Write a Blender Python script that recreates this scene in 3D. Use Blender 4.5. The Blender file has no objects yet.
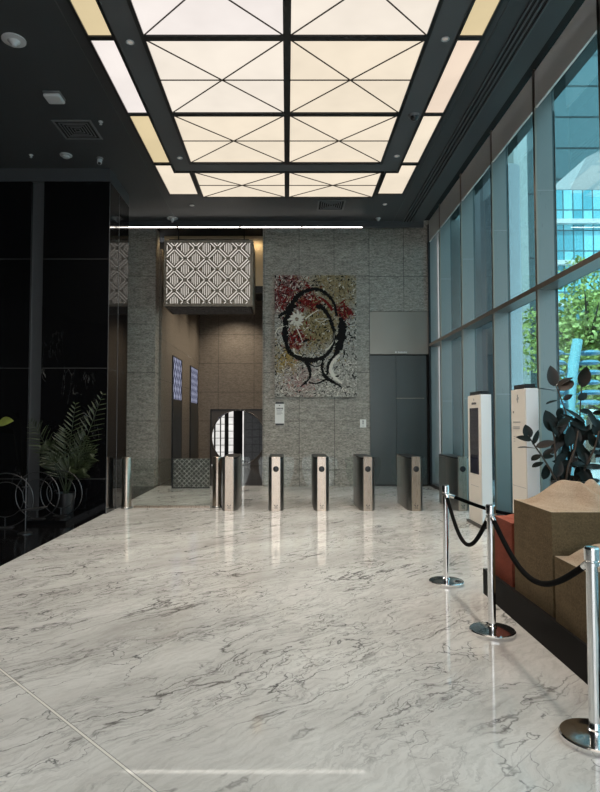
import bpy, bmesh, math, random
from mathutils import Vector, Matrix
PI = math.pi
EXPO = 0.68                    # view exposure; lamp faces are set against it
EK = 2**-EXPO
R = random.Random(7)
S = bpy.context.scene
COL = S.collection

# ------------------------------------------------------------------ helpers
def bm_new():
    return bmesh.new()

def add_box(bm, x0, x1, y0, y1, z0, z1):
    vs = [bm.verts.new(p) for p in ((x0,y0,z0),(x1,y0,z0),(x1,y1,z0),(x0,y1,z0),(x0,y0,z1),(x1,y0,z1),(x1,y1,z1),(x0,y1,z1))]
    for f in ((0,3,2,1),(4,5,6,7),(0,1,5,4),(1,2,6,5),(2,3,7,6),(3,0,4,7)):
        bm.faces.new([vs[i] for i in f])
    return bm

def add_prism(bm, poly, z0, z1):
    """poly: list of (x, y), counter-clockwise"""
    a = [bm.verts.new((x,y,z0)) for x,y in poly]
    b = [bm.verts.new((x,y,z1)) for x,y in poly]
    n = len(poly)
    bm.faces.new(a[::-1]); bm.faces.new(b)
    for i in range(n):
        j = (i+1) % n
        bm.faces.new((a[i],a[j],b[j],b[i]))
    return bm

def add_map_prism(bm, poly, fn, t):
    """poly in 2D, extruded by t; fn(u, v, w) -> 3D"""
    a = [bm.verts.new(fn(u,v,0)) for u,v in poly]
    b = [bm.verts.new(fn(u,v,t)) for u,v in poly]
    n = len(poly)
    bm.faces.new(a[::-1]); bm.faces.new(b)
    for i in range(n):
        j = (i+1) % n
        bm.faces.new((a[i],a[j],b[j],b[i]))
    return bm

def add_lathe(bm, prof, n=32, o=(0,0,0)):
    """prof: list of (r, z) from the bottom up"""
    rings = []
    for r, z in prof:
        if r < 1e-6:
            rings.append([bm.verts.new((o[0],o[1],o[2]+z))])
        else:
            rings.append([bm.verts.new((o[0]+r*math.cos(2*PI*k/n), o[1]+r*math.sin(2*PI*k/n), o[2]+z)) for k in range(n)])
    for A, B in zip(rings, rings[1:]):
        for k in range(n):
            j = (k+1) % n
            if len(A) == 1 and len(B) == 1: continue
            if len(A) == 1: bm.faces.new((A[0], B[j], B[k])) if False else bm.faces.new((A[0], B[k], B[j])[::-1])
            elif len(B) == 1: bm.faces.new((A[k], A[j], B[0]))
            else: bm.faces.new((A[k], A[j], B[j], B[k]))
    return bm

def add_tube(bm, pts, r, n=10, closed=False, cap=True):
    pts = [Vector(p) for p in pts]
    m = len(pts)
    rad = r if isinstance(r, (list, tuple)) else [r]*m
    rings = []
    prev = None
    for i, p in enumerate(pts):
        if closed: t = pts[(i+1) % m] - pts[i-1]
        else: t = pts[min(i+1,m-1)] - pts[max(i-1,0)]
        t = t.normalized() if t.length > 1e-9 else Vector((0,0,1))
        if prev is None:
            up = Vector((0,0,1)) if abs(t.z) < .9 else Vector((1,0,0))
            u = t.cross(up).normalized()
        else:
            u = (prev - t*prev.dot(t)).normalized()
        prev = u
        v = t.cross(u)
        rings.append([bm.verts.new(p + (u*math.cos(2*PI*k/n) + v*math.sin(2*PI*k/n))*rad[i]) for k in range(n)])
    pairs = list(zip(rings, rings[1:]))
    if closed: pairs.append((rings[-1], rings[0]))
    for A, B in pairs:
        for k in range(n):
            j = (k+1) % n
            bm.faces.new((A[k],A[j],B[j],B[k]))
    if cap and not closed:
        bm.faces.new(rings[0][::-1]); bm.faces.new(rings[-1])
    return bm

def obj(name, bm, m, parent=None, loc=None, bevel=0, smooth=35):
    bmesh.ops.recalc_face_normals(bm, faces=bm.faces[:])
    me = bpy.data.meshes.new(name)
    bm.to_mesh(me); bm.free()
    if smooth:
        for p in me.polygons: p.use_smooth = True
        try: me.set_sharp_from_angle(angle=math.radians(smooth))
        except Exception: pass
    o = bpy.data.objects.new(name, me)
    COL.objects.link(o)
    for mm in (m if isinstance(m, list) else [m]): me.materials.append(mm)
    if parent: o.parent = parent
    if loc: o.location = loc
    if bevel:
        b = o.modifiers.new('bevel', 'BEVEL'); b.width = bevel; b.segments = 2; b.limit_method = 'ANGLE'
    return o

def tag(o, label, cat, group=None, kind=None):
    o['label'] = label; o['category'] = cat
    if group: o['group'] = group
    if kind: o['kind'] = kind
    return o

def thing(name, label, cat, loc=(0,0,0), rotz=0, group=None):
    o = bpy.data.objects.new(name, None); COL.objects.link(o)
    o.empty_display_size = .2
    o.location = loc; o.rotation_euler = (0,0,rotz)
    return tag(o, label, cat, group)

def struct(name, bm, m, parent=None, **k):
    o = obj(name, bm, m, parent, **k)
    if not parent: o['kind'] = 'structure'
    return o

def struct_root(name, loc=(0,0,0)):
    o = bpy.data.objects.new(name, None); COL.objects.link(o); o.location = loc
    o['kind'] = 'structure'
    return o

def dup(root, loc, label, rotz=None, group=None):
    r = root.copy(); COL.objects.link(r); r.location = loc
    if rotz is not None: r.rotation_euler = (0,0,rotz)
    r['label'] = label
    if group: r['group'] = group
    for ch in list(root.children):
        c = ch.copy(); COL.objects.link(c); c.parent = r
        for g in list(ch.children):
            d = g.copy(); COL.objects.link(d); d.parent = c
    return r

# ------------------------------------------------------------------ materials
class N:
    """tiny node builder"""
    def __init__(s, name):
        s.m = bpy.data.materials.new(name); s.m.use_nodes = True
        s.t = s.m.node_tree
        s.t.nodes.clear()
        s.out = s.t.nodes.new('ShaderNodeOutputMaterial')
    def n(s, typ, **kw):
        x = s.t.nodes.new('ShaderNode'+typ)
        for k, v in kw.items(): setattr(x, k, v)
        return x
    def link(s, a, b): s.t.links.new(a, b)
    def setv(s, sock, v):
        if hasattr(v, 'is_linked') or isinstance(v, bpy.types.NodeSocket): s.link(v, sock)
        else:
            if isinstance(v, (tuple, list)) and len(v) == 3 and sock.type == 'RGBA': v = (*v, 1)
            sock.default_value = v
    def obj(s): return s.n('TexCoord').outputs['Object']
    def gen(s): return s.n('TexCoord').outputs['Generated']
    def mapping(s, vec, scale=(1,1,1), rot=(0,0,0), loc=(0,0,0)):
        x = s.n('Mapping'); s.link(vec, x.inputs[0])
        x.inputs['Scale'].default_value = scale; x.inputs['Rotation'].default_value = rot; x.inputs['Location'].default_value = loc
        return x.outputs[0]
    def noise(s, vec, scale, detail=4, rough=.5, dist=0, out='Fac'):
        x = s.n('TexNoise'); s.link(vec, x.inputs['Vector'])
        x.inputs['Scale'].default_value = scale; x.inputs['Detail'].default_value = detail
        x.inputs['Roughness'].default_value = rough; x.inputs['Distortion'].default_value = dist
        return x.outputs['Fac' if out == 'Fac' else 'Color']
    def ramp(s, fac, stops):
        x = s.n('ValToRGB'); s.setv(x.inputs[0], fac)
        e = x.color_ramp.elements
        while len(e) < len(stops): e.new(.5)
        for el, (p, c) in zip(e, stops):
            el.position = p
            el.color = (c,c,c,1) if isinstance(c, (int,float)) else (*c, 1)
        return x.outputs[0]
    def math(s, op, a, b=None, c=None, clamp=False):
        x = s.n('Math', operation=op); x.use_clamp = clamp
        s.setv(x.inputs[0], a)
        if b is not None: s.setv(x.inputs[1], b)
        if c is not None: s.setv(x.inputs[2], c)
        return x.outputs[0]
    def mix(s, fac, a, b, blend='MIX'):
        x = s.n('Mix', data_type='RGBA', blend_type=blend)
        s.setv(x.inputs[0], fac); s.setv(x.inputs[6], a); s.setv(x.inputs[7], b)
        return x.outputs[2]
    def xyz(s, vec):
        x = s.n('SeparateXYZ'); s.link(vec, x.inputs[0]); return x.outputs
    def bump(s, h, strength=.3, dist=.01):
        x = s.n('Bump'); s.link(h, x.inputs['Height'])
        x.inputs['Strength'].default_value = strength; x.inputs['Distance'].default_value = dist
        return x.outputs[0]
    def pbsdf(s, color=(.5,.5,.5), rough=.5, metal=0, normal=None, spec=None, coat=None, **kw):
        x = s.n('BsdfPrincipled')
        s.setv(x.inputs['Base Color'], color); s.setv(x.inputs['Roughness'], rough); s.setv(x.inputs['Metallic'], metal)
        if normal is not None: s.link(normal, x.inputs['Normal'])
        if spec is not None: x.inputs['Specular IOR Level'].default_value = spec
        if coat is not None: x.inputs['Coat Weight'].default_value = coat; x.inputs['Coat Roughness'].default_value = .05
        for k, v in kw.items(): s.setv(x.inputs[k], v)
        s.link(x.outputs[0], s.out.inputs[0])
        return x
    def line(s, coord, period, offset, width):
        """1 on a joint line every period"""
        a = s.math('SUBTRACT', coord, offset)
        a = s.math('DIVIDE', a, period)
        f = s.math('FRACT', a)
        f = s.math('SUBTRACT', f, .5); f = s.math('ABSOLUTE', f)
        return s.math('GREATER_THAN', f, .5 - width/period/2)

def mat(name, color, rough=.5, metal=0, var=0, scale=8, spec=None, coat=None, bump=0):
    b = N(name)
    c = color
    nrm = None
    if var or bump:
        nz = b.noise(b.obj(), scale, 5)
        if var:
            lo = tuple(max(0, x*(1-var)) for x in color); hi = tuple(min(1, x*(1+var)) for x in color)
            c = b.ramp(nz, [(.3, lo), (.7, hi)])
        if bump: nrm = b.bump(nz, bump, .01)
    b.pbsdf(c, rough, metal, nrm, spec, coat)
    return b.m

def emit(name, color, strength, var=None):
    b = N(name)
    e = b.n('Emission')
    if var:
        nz = b.noise(b.obj(), var[1], 2)
        c = b.ramp(nz, [(.3, tuple(x*(1-var[0]) for x in color)), (.7, color)])
        b.link(c, e.inputs[0])
    else: e.inputs[0].default_value = (*color, 1)
    e.inputs[1].default_value = strength*EK
    b.link(e.outputs[0], b.out.inputs[0])
    return b.m

def brushed(name, color, rough=.3, axis='Z', metal=1.0, bump=.06):
    b = N(name)
    sc = {'Z':(60,60,1.5), 'Y':(60,1.5,60), 'X':(1.5,60,60)}[axis]
    v = b.mapping(b.obj(), sc)
    nz = b.noise(v, 3, 4, .6)
    big = b.noise(b.obj(), 1.2, 2)
    r = b.math('ADD', b.math('MULTIPLY', nz, .15), rough-.07)
    c = b.mix(b.math('MULTIPLY', big, .35), color, tuple(x*.6 for x in color))
    b.pbsdf(c, r, metal, b.bump(nz, bump, .002))
    return b.m

# ---- marble floor
def marble_floor():
    b = N('floor_marble')
    P = b.obj()
    # veins run diagonally
    v = b.mapping(P, (1,1,1), (0,0,math.radians(-44)))
    warp = b.noise(v, 1.2, 6, .62, 0, 'Color')
    wv = b.n('VectorMath', operation='SCALE'); b.link(warp, wv.inputs[0]); wv.inputs[3].default_value = .42
    add = b.n('VectorMath', operation='ADD'); b.link(v, add.inputs[0]); b.link(wv.outputs[0], add.inputs[1])
    A = add.outputs[0]
    def vein(vec, sc, w, det=3, rough=.55):
        n = b.noise(vec, sc, det, rough)
        d = b.math('ABSOLUTE', b.math('SUBTRACT', n, .5))
        return b.math('SUBTRACT', 1, b.math('DIVIDE', d, w), clamp=True)
    def gate(sc, off, lo, hi, st=(.5,1,1)):
        return b.ramp(b.noise(b.mapping(v, st, (0,0,0), off), sc, 3), [(lo, 0.0), (hi, 1.0)])
    v1 = vein(b.mapping(A, (.24,1.4,1)), 1.8, .0115)
    v2 = vein(b.mapping(A, (.30,1.5,1), (0,0,.12), (4,7,0)), 3.2, .010)
    v3 = vein(b.mapping(A, (.7,1.0,1), (0,0,-.75), (9,2,0)), 2.4, .007)
    v4 = vein(b.mapping(A, (.35,1.6,1), (0,0,-.1), (1,3,5)), 6.5, .03, 4, .6)
    g1 = gate(1.3, (3,1,0), .42, .58); g2 = gate(1.7, (8,5,2), .40, .58); g3 = gate(1.9, (2,9,4), .45, .56, (1,1,1))
    cloud = b.noise(b.mapping(A, (.45,1.2,1)), 1.5, 7, .62)
    fine = b.noise(b.mapping(A, (1.2,7,1)), 4.5, 6, .7)
    base = b.ramp(cloud, [(.30, (.45,.432,.41)), (.46, (.59,.572,.548)), (.64, (.70,.685,.66))])
    base = b.mix(b.math('MULTIPLY', b.ramp(fine, [(.38,1.0),(.56,0.0)]), .26), base, (.30,.285,.265))
    base = b.mix(b.math('MULTIPLY', b.math('MULTIPLY', v4, g2), .5), base, (.24,.23,.225))
    base = b.mix(b.math('MULTIPLY', b.math('MULTIPLY', v1, g1), .9), base, (.085,.078,.074))
    base = b.mix(b.math('MULTIPLY', b.math('MULTIPLY', v2, g2), .75), base, (.125,.116,.11))
    base = b.mix(b.math('MULTIPLY', b.math('MULTIPLY', v3, g3), .85), base, (.07,.067,.07))
    x, y, z = b.xyz(P)
    def near(a, off, w):
        return b.math('LESS_THAN', b.math('ABSOLUTE', b.math('SUBTRACT', a, off)), w)
    jl = near(b.math('ADD', x, y), 2.09, .0085)
    je = near(b.math('ADD', x, y), 2.09, .016)
    jr = near(b.math('SUBTRACT', y, x), 1.79, .004)
    tile = b.math('MAXIMUM', b.line(x, 1.8, .6, .004), b.line(y, 1.8, .2, .004))
    base = b.mix(b.math('MULTIPLY', tile, .22), base, (.3,.29,.28))
    base = b.mix(b.math('MULTIPLY', je, .7), base, (.25,.24,.23))
    base = b.mix(jl, base, (.75,.72,.66))
    base = b.mix(b.math('MULTIPLY', jr, .5), base, (.35,.34,.33))
    b.pbsdf(base, b.math('ADD', .025, b.math('MULTIPLY', cloud, .03)), 0, None, .5)
    return b.m

def stone_wall(name, c0, c1, jx=(.87,.30), jz=(1.2,.40), axis='X', rough=.5, stri=(2,2,7), jdark=.45):
    b = N(name)
    P = b.obj()
    x, y, z = b.xyz(P)
    u = x if axis == 'X' else y
    fine = b.noise(b.mapping(P, stri), 3.0, 6, .65, .3)
    speck = b.noise(b.mapping(P, (1,1,2.4)), 17, 6, .8)
    big = b.noise(P, 1.1, 3)
    mixv = b.math('ADD', b.math('MULTIPLY', fine, .33), b.math('MULTIPLY', speck, .67))
    c = b.ramp(mixv, [(.41, c0), (.59, c1)])
    c = b.mix(b.math('MULTIPLY', big, .3), c, tuple(v*.7 for v in c0))
    j = b.math('MAXIMUM', b.line(u, jx[0], jx[1], .014), b.line(z, jz[0], jz[1], .014))
    c = b.mix(b.math('MULTIPLY', j, jdark*1.6), c, tuple(v*.25 for v in c0))
    h = b.math('SUBTRACT', mixv, b.math('MULTIPLY', j, .5))
    b.pbsdf(c, rough, 0, b.bump(h, .75, .02), .3)
    return b.m

def black_marble():
    b = N('black_marble')
    P = b.obj()
    x, y, z = b.xyz(P)
    v = b.mapping(P, (2.2,2.2,.55))
    n = b.noise(v, 1.4, 6, .6, .6)
    d = b.math('ABSOLUTE', b.math('SUBTRACT', n, .5))
    ve = b.math('SUBTRACT', 1, b.math('DIVIDE', d, .006), clamp=True)
    g = b.ramp(b.noise(P, 1.6, 4), [(.55, 0.0), (.72, 1.0)])
    low = b.ramp(z, [(.0, 1.0), (.9, 1.0)])
    zl = b.math('LESS_THAN', z, 2.5)
    zz = b.math('ADD', b.math('MULTIPLY', zl, .35), .04)
    c = b.mix(b.math('MULTIPLY', b.math('MULTIPLY', ve, g), zz), (.0035,.0035,.004), (.5,.5,.48))
    j = b.line(z, 1.92, .6, .012)
    c = b.mix(b.math('MULTIPLY', j, .5), c, (.09,.09,.09))
    b.pbsdf(c, .06, 0, None, .35)
    return b.m

def glass(name, tint, refl=.9, rough=0.0, ior=1.5, base=0.0):
    b = N(name)
    t = b.n('BsdfTransparent'); t.inputs[0].default_value = (*tint, 1)
    g = b.n('BsdfGlossy'); g.inputs['Roughness'].default_value = rough; g.inputs[0].default_value = (refl,refl,refl,1)
    f = b.n('LayerWeight'); f.inputs[0].default_value = .5
    m = b.n('MixShader')
    r0 = ((ior-1)/(ior+1))**2
    fac = b.math('ADD', b.math('MULTIPLY', b.math('POWER', f.outputs['Facing'], 5), 1-r0), r0+base, clamp=True)
    b.link(fac, m.inputs[0]); b.link(t.outputs[0], m.inputs[1]); b.link(g.outputs[0], m.inputs[2])
    b.link(m.outputs[0], b.out.inputs[0])
    return b.m

M = {}
M['floor'] = marble_floor()
M['stone'] = stone_wall('grey_stone', (.16,.149,.132), (.54,.50,.44))
M['stone_warm'] = stone_wall('brown_stone', (.13,.112,.092), (.24,.21,.18), (1.3,.1), (1.05,.55), rough=.4)
M['stone_lift'] = stone_wall('brown_stone_lift', (.13,.112,.092), (.22,.195,.165), (1.3,.1), (1.05,.55), axis='Y', rough=.32)
M['black'] = black_marble()
M['blackfloor'] = mat('black_granite', (.004,.004,.0045), .12, spec=.3)
M['lobbyfloor'] = mat('dark_lobby_granite', (.035,.033,.031), .16, var=.3, scale=20)
M['ceil'] = mat('black_ceiling_panel', (.046,.048,.051), .38, spec=.35)
M['ceilband'] = mat('charcoal_ceiling_band', (.085,.088,.093), .42, spec=.35)
M['blackmetal'] = mat('black_metal', (.010,.010,.011), .35, spec=.4)
M['wire'] = mat('dark_brown_wire', (.030,.020,.015), .5)
M['void'] = mat('black_recess', (.004,.004,.004), .8)
M['hoop'] = mat('dim_hoop_metal', (.07,.07,.072), .35, .8)
M['greymetal'] = brushed('grey_brushed_metal', (.74,.735,.72), .45, 'Y', .15)
M['mull'] = brushed('silver_mullion', (.27,.262,.25), .30, 'Z', .85)
M['bronze'] = brushed('bronze_edge', (.36,.29,.24), .3, 'Z')
M['steel'] = brushed('brushed_steel', (.47,.395,.325), .28, 'Z')
M['steeldark'] = brushed('dark_steel', (.30,.295,.285), .34, 'Y')
M['chrome'] = mat('polished_chrome', (.82,.82,.82), .12, 1)
M['lock'] = brushed('door_steel', (.11,.12,.118), .32, 'Z', .9)
M['headsteel'] = brushed('door_head_steel', (.30,.285,.25), .38, 'Z', .9)
M['gold'] = brushed('golden_header', (.60,.47,.30), .4, 'X', .6)
M['stripmetal'] = brushed('grey_wall_strip', (.12,.125,.13), .4, 'Z', .7)
M['white'] = mat('white_powder_coat', (.90,.93,.95), .34)
M['cream'] = mat('white_front_panel', (.74,.70,.64), .42)
M['screen'] = mat('dark_screen_glass', (.022,.020,.034), .06, spec=.5)
M['ink'] = mat('dark_ink', (.05,.05,.06), .5)
M['greyink'] = mat('grey_ink', (.35,.35,.35), .5)
M['blackplastic'] = mat('black_plastic', (.008,.008,.010), .3)
M['plinth'] = mat('black_plinth', (.006,.005,.0045), .55, spec=.08)
M['rope'] = mat('black_velvet_rope', (.002,.002,.002), .85, spec=.08)
M['glassclear'] = glass('clear_glass', (.93,.96,.95), ior=1.35)
M['glasswin'] = glass('teal_window_glass', (.46,.635,.675), .7, base=.03)
M['paper'] = mat('sign_white', (.78,.78,.75), .45)
M['detector'] = mat('detector_grey', (.42,.42,.43), .45)
M['detdark'] = mat('detector_dark', (.12,.12,.125), .45)
M['pot'] = mat('black_planter', (.007,.007,.008), .35)
M['soil'] = mat('soil', (.04,.028,.018), .95, var=.4, scale=40, bump=.5)
M['bark'] = mat('bark', (.10,.075,.05), .9, var=.4, scale=12, bump=.6)
M['stem'] = mat('plant_stem', (.07,.045,.03), .6)
M['led'] = emit('led_strip', (1,.93,.84), 9)
M['litslot'] = emit('lantern_slot', (1,.93,.84), .72)
M['lantern'] = brushed('lantern_metal', (.25,.215,.17), .5, 'Z', .5)
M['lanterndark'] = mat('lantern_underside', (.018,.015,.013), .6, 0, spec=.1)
M['down'] = emit('downlight_lens', (1,.93,.82), .3)

def sand(name, c0, c1, sc=60):
    b = N(name)
    P = b.obj()
    n1 = b.noise(P, sc, 6, .7); n2 = b.noise(P, 5, 4, .6)
    x, y, z = b.xyz(P)
    lay = b.noise(b.mapping(P, (1,1,9)), 2.5, 4, .6)
    m = b.math('ADD', b.math('MULTIPLY', n1, .55), b.math('ADD', b.math('MULTIPLY', n2, .25), b.math('MULTIPLY', lay, .2)))
    c = b.ramp(m, [(.34, c0), (.66, c1)])
    b.pbsdf(c, .9, 0, b.bump(m, .9, .02), .25)
    return b.m
M['sandside'] = sand('packed_brown_earth', (.075,.051,.025), (.20,.140,.074))
M['sandtop'] = sand('pale_sand_top', (.36,.26,.175), (.60,.46,.345), 90)
M['redsand'] = sand('packed_red_earth', (.15,.032,.017), (.29,.068,.038))
M['redtop'] = sand('red_sand_top', (.30,.075,.045), (.46,.14,.09), 90)

def panel_mat(name, c, st):
    """backlit stretched diffuser, faintly uneven"""
    b = N(name)
    e = b.n('Emission')
    nz = b.noise(b.obj(), .9, 3, .6)
    col = b.ramp(nz, [(.35, tuple(v*.90 for v in c)), (.65, c)])
    b.link(col, e.inputs[0]); e.inputs[1].default_value = st*EK
    b.link(e.outputs[0], b.out.inputs[0])
    return b.m
M['pWhite'] = panel_mat('backlit_white', (1.0,.90,.78), .98)
M['pCream'] = panel_mat('backlit_cream', (1.0,.87,.69), .95)
M['pYellow'] = panel_mat('backlit_yellow', (.86,.70,.42), .92)
M['pPeach'] = panel_mat('backlit_peach', (.98,.80,.64), .95)
M['pCool'] = panel_mat('backlit_pale', (1.0,.92,.87), .98)

# ------------------------------------------------------------------ camera
cam = bpy.data.cameras.new('camera')
co = bpy.data.objects.new('camera', cam); COL.objects.link(co)
cam.sensor_fit = 'VERTICAL'; cam.sensor_height = 36; cam.sensor_width = 36*600/792
cam.lens = 600/792*36
cam.shift_x = 13/792
cam.clip_start = .05; cam.clip_end = 400
co.location = (0,0,1.6)
co.rotation_euler = (PI/2 + math.atan(25/600), 0, 0)
S.camera = co

# ------------------------------------------------------------------ setting
ZC = 6.05                      # ceiling height
XW = 3.52                      # inner plane of the window wall
XL = -3.12                     # side of the black marble block
YB = 14.77                     # stone back wall
YL = 21.8                      # end wall of the lift lobby

struct('floor', add_box(bm_new(), XL-.04, 3.9, -6, YB+.16, -.12, 0), M['floor'])
struct('floor_black', add_box(bm_new(), -9.5, XL-.04, -6, YB+.16, -.12, 0), M['blackfloor'])
struct('floor_lobby', add_box(bm_new(), -9.5, 3.9, YB+.16, 27.2, -.12, 0), M['lobbyfloor'])

bm = bm_new()
add_box(bm, -9.5, 3.05, -6, 13.25, ZC, ZC+.3)
add_box(bm, -9.5, 3.05, 13.22, 13.3, 5.93, ZC)          # lip in front of the cove
struct('ceiling', bm, M['ceil'])
bm = bm_new()
add_box(bm, 3.05, 4.2, -6, 14.9, 6.62, 6.9)
add_box(bm, -9.5, 3.05, 13.25, 15.6, 6.42, 6.9)
struct('ceiling_recess', bm, M['void'])
struct('ceiling_lobby', add_box(bm_new(), -3.5, .6, 15.6, YL+.3, 6.0, 6.3), M['ceil'])
struct('roof', add_box(bm_new(), -9.6, 4.3, -6, 27.4, 6.95, 7.3), M['void'])
# thin joints between the black ceiling boards
bm = bm_new()
for x in (-2.455, -2.44): pass
add_box(bm, -2.462, -2.452, 0, 13.2, ZC-.004, ZC)
add_box(bm, 2.36, 2.368, 0, 13.2, ZC-.004, ZC)
struct('trim_1', bm, M['stripmetal'])
# charcoal band that carries the downlights
bm = bm_new()
add_box(bm, -1.975, -1.685, 0, 10.18, ZC-.03, ZC)
add_box(bm, 1.645, 1.945, 0, 10.18, ZC-.03, ZC)
add_box(bm, -1.975, 1.945, 10.18, 10.46, ZC-.03, ZC)
struct('trim_2', bm, M['ceilband'])

# black marble block on the left
bm = bm_new()
add_box(bm, -9.4, -4.50, 10.42, 11.68, 0, 5.82)
add_box(bm, -4.28, XL, 10.42, 11.68, 0, 5.82)
struct('wall_left', bm, M['black'])
bm = bm_new()
add_box(bm, -9.4, XL+.004, 10.40, 11.68, 5.82, ZC)
struct('trim_3', bm, M['ceil'])
struct('trim_4', add_box(bm_new(), -4.50, -4.28, 10.48, 11.68, 0, 5.82), M['stripmetal'])
bm = bm_new()
add_box(bm, XL, XL+.004, 11.0, 11.012, 0, 5.8)          # upright joint of the side face
add_box(bm, XL-.006, XL+.003, 10.414, 10.43, 0, 5.8)
struct('trim_5', bm, M['stripmetal'])
struct('wall_far_left', add_box(bm_new(), -9.5, -9.4, -6, 15, 0, ZC), M['void'])
struct('wall_front_blocker', add_box(bm_new(), -9.5, -3.3, -6.2, -6, 0, ZC), M['void'])  # unseen wall added behind the camera to blacken the marble's reflection
bm = bm_new()
add_box(bm, -9.3, XL-.3, 9.35, 10.4, 0, .06)
struct('baseboard_left', bm, M['blackfloor'])

# back wall
struct('wall_back', add_box(bm_new(), -.60, 2.05, YB, 15.5, 0, 6.42), M['stone'])
bm = bm_new()
add_box(bm, -9.4, -3.26, YB, 15.2, 0, 6.42)
struct('wall_back_left', bm, M['stone'])
struct('wall_back_right', add_box(bm_new(), 2.05, 3.555, YB+.06, 15.4, 4.335, 6.62), M['stone'])
# steel door in its recess at the right
d1 = struct_root('door_1', (2.05, YB+.1, 0))
obj('door_head', add_box(bm_new(), 0, 1.50, 0, .3, 3.26, 4.33), M['headsteel'], d1)
obj('door_leaf', add_box(bm_new(), .02, .66, .03, .3, .03, 3.23), M['lock'], d1)
obj('door_leaf', add_box(bm_new(), .668, 1.42, .03, .3, .03, 3.23), M['lock'], d1)
obj('door_frame', add_box(bm_new(), -.0, 1.50, .06, .3, 0, 3.26), M['void'], d1)
obj('door_rail', add_box(bm_new(), .66, 1.36, .024, .031, 2.16, 2.172), M['steel'], d1)
bm = bm_new(); add_box(bm, 1.46, 1.505, -.12, .3, 0, 6.5)
struct('trim_6', bm, M['blackmetal'])
bpy.data.objects['trim_6'].location = (2.05, YB+.1, 0)

struct('wall_corner', add_box(bm_new(), 3.56, 4.4, YB+.02, 15.4, 0, 6.62), M['mull'])
# lift lobby
struct('wall_lobby_left', add_box(bm_new(), -3.5, -3.2, 15.2, YL, 0, 6.0), M['stone_lift'])
struct('wall_lobby_right', add_box(bm_new(), -.40, -.1, 15.5, YL, 0, 6.0), M['stone_lift'])
struct('trim_7', add_box(bm_new(), -3.2, -.60, 15.46, 15.56, 5.10, 6.42), M['gold'])
struct('trim_8', add_box(bm_new(), -3.2, -.60, 15.44, 15.58, 4.92, 5.10), M['blackmetal'])

# end wall with a round opening (moon gate)
def moon_gate():
    cx, cz, r = -1.76, 1.005, .985
    n = 64
    bm = bm_new()
    # surround as a ring from the circle to the rectangle
    x0, x1, z0, z1 = -2.78, -.74, 0.0, 2.03
    def rect(a):
        dx, dz = math.cos(a), math.sin(a)
        t = 1e9
        if dx > 1e-9: t = min(t, (x1-cx)/dx)
        if dx < -1e-9: t = min(t, (x0-cx)/dx)
        if dz > 1e-9: t = min(t, (z1-cz)/dz)
        if dz < -1e-9: t = min(t, (z0-cz)/dz)
        return cx+dx*t, cz+dz*t
    for y0, y1 in ((YL-.03, YL+.28),):
        A=[];B=[];C=[];D=[]
        for k in range(n):
            a = 2*PI*(k+.5)/n
            p = (cx+r*math.cos(a), cz+r*math.sin(a)); q = rect(a)
            A.append(bm.verts.new((p[0],y0,p[1]))); B.append(bm.verts.new((q[0],y0,q[1])))
            C.append(bm.verts.new((p[0],y1,p[1]))); D.append(bm.verts.new((q[0],y1,q[1])))
        for k in range(n):
            j=(k+1)%n
            bm.faces.new((A[k],B[k],B[j],A[j])); bm.faces.new((C[k],C[j],D[j],D[k]))
            bm.faces.new((A[k],A[j],C[j],C[k])); bm.faces.new((B[k],D[k],D[j],B[j]))
    g = struct('door_2', bm, mat('gate_surround', (.055,.048,.042), .4))
    bm = bm_new()
    for a in ((x0,x0+.05,z0,z1), (x1-.05,x1,z0,z1), (x0+.05,x1-.05,z1-.05,z1)): add_box(bm, a[0], a[1], YL-.05, YL-.03, a[2], a[3])
    obj('outline_frame', bm, M['blackmetal'], g)
    # polished rim of the opening
    bm = bm_new()
    add_tube(bm, [(cx+r*math.cos(2*PI*k/64), YL-.035, cz+r*math.sin(2*PI*k/64)) for k in range(64)], .018, 8, True)
    obj('round_rim', bm, M['chrome'], g)
    bm = bm_new()
    add_box(bm, -3.2, -2.78, YL, YL+.3, 0, 6.0)
    add_box(bm, -.74, -.40, YL, YL+.3, 0, 6.0)
    add_box(bm, -2.78, -.74, YL, YL+.3, 2.03, 6.0)
    struct('wall_lobby_end', bm, M['stone_warm'])
    # the bright lobby seen through it
    bm = bm_new(); add_box(bm, -5.5, 1.5, 26.0, 26.1, 0, 3.2); add_box(bm, -5.6, -5.5, 22.1, 26, 0, 3.2)
    struct('wall_beyond', bm, M['void'])
    struct('ceiling_beyond', add_box(bm_new(), -5.6, 1.5, 22.1, 26.1, 3.2, 3.3), M['void'])
    bm = bm_new(); add_box(bm, 1.4, 1.5, 22.1, 26, 0, 3.2); 
    struct('wall_beyond_right', bm, M['stone_warm'])
    lit = emit('frosted_daylight_pane', (1,.98,.94), 1.0, (.3, 2.5))
    for i, (xa, xb) in enumerate(((-3.32,-3.16), (-3.08,-2.90), (-2.84,-2.70), (-2.52,-2.32))):
        w = struct('window_%d' % (20+i), add_box(bm_new(), xa, xb, 25.94, 25.98, .05, 2.9), lit)
        bm = bm_new()
        for k in range(9): add_box(bm, xa, xb, 25.92, 25.94, .25+.3*k, .275+.3*k)
        obj('glazing_bar', bm, M['blackmetal'], w)
    # a grey clad wall on the right-hand side of that space
    bm = bm_new(); add_box(bm, -1.72, -.4, 24.2, 24.3, 0, 3.2)
    struct('wall_beyond_inner', bm, stone_wall('grey_grid_wall', (.10,.10,.10), (.16,.16,.16), (.3,.1), (.3,.05)))
    struct('window_24', add_box(bm_new(), -1.79, -1.74, 24.2, 24.24, .02, 2.6), lit)
moon_gate()

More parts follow.
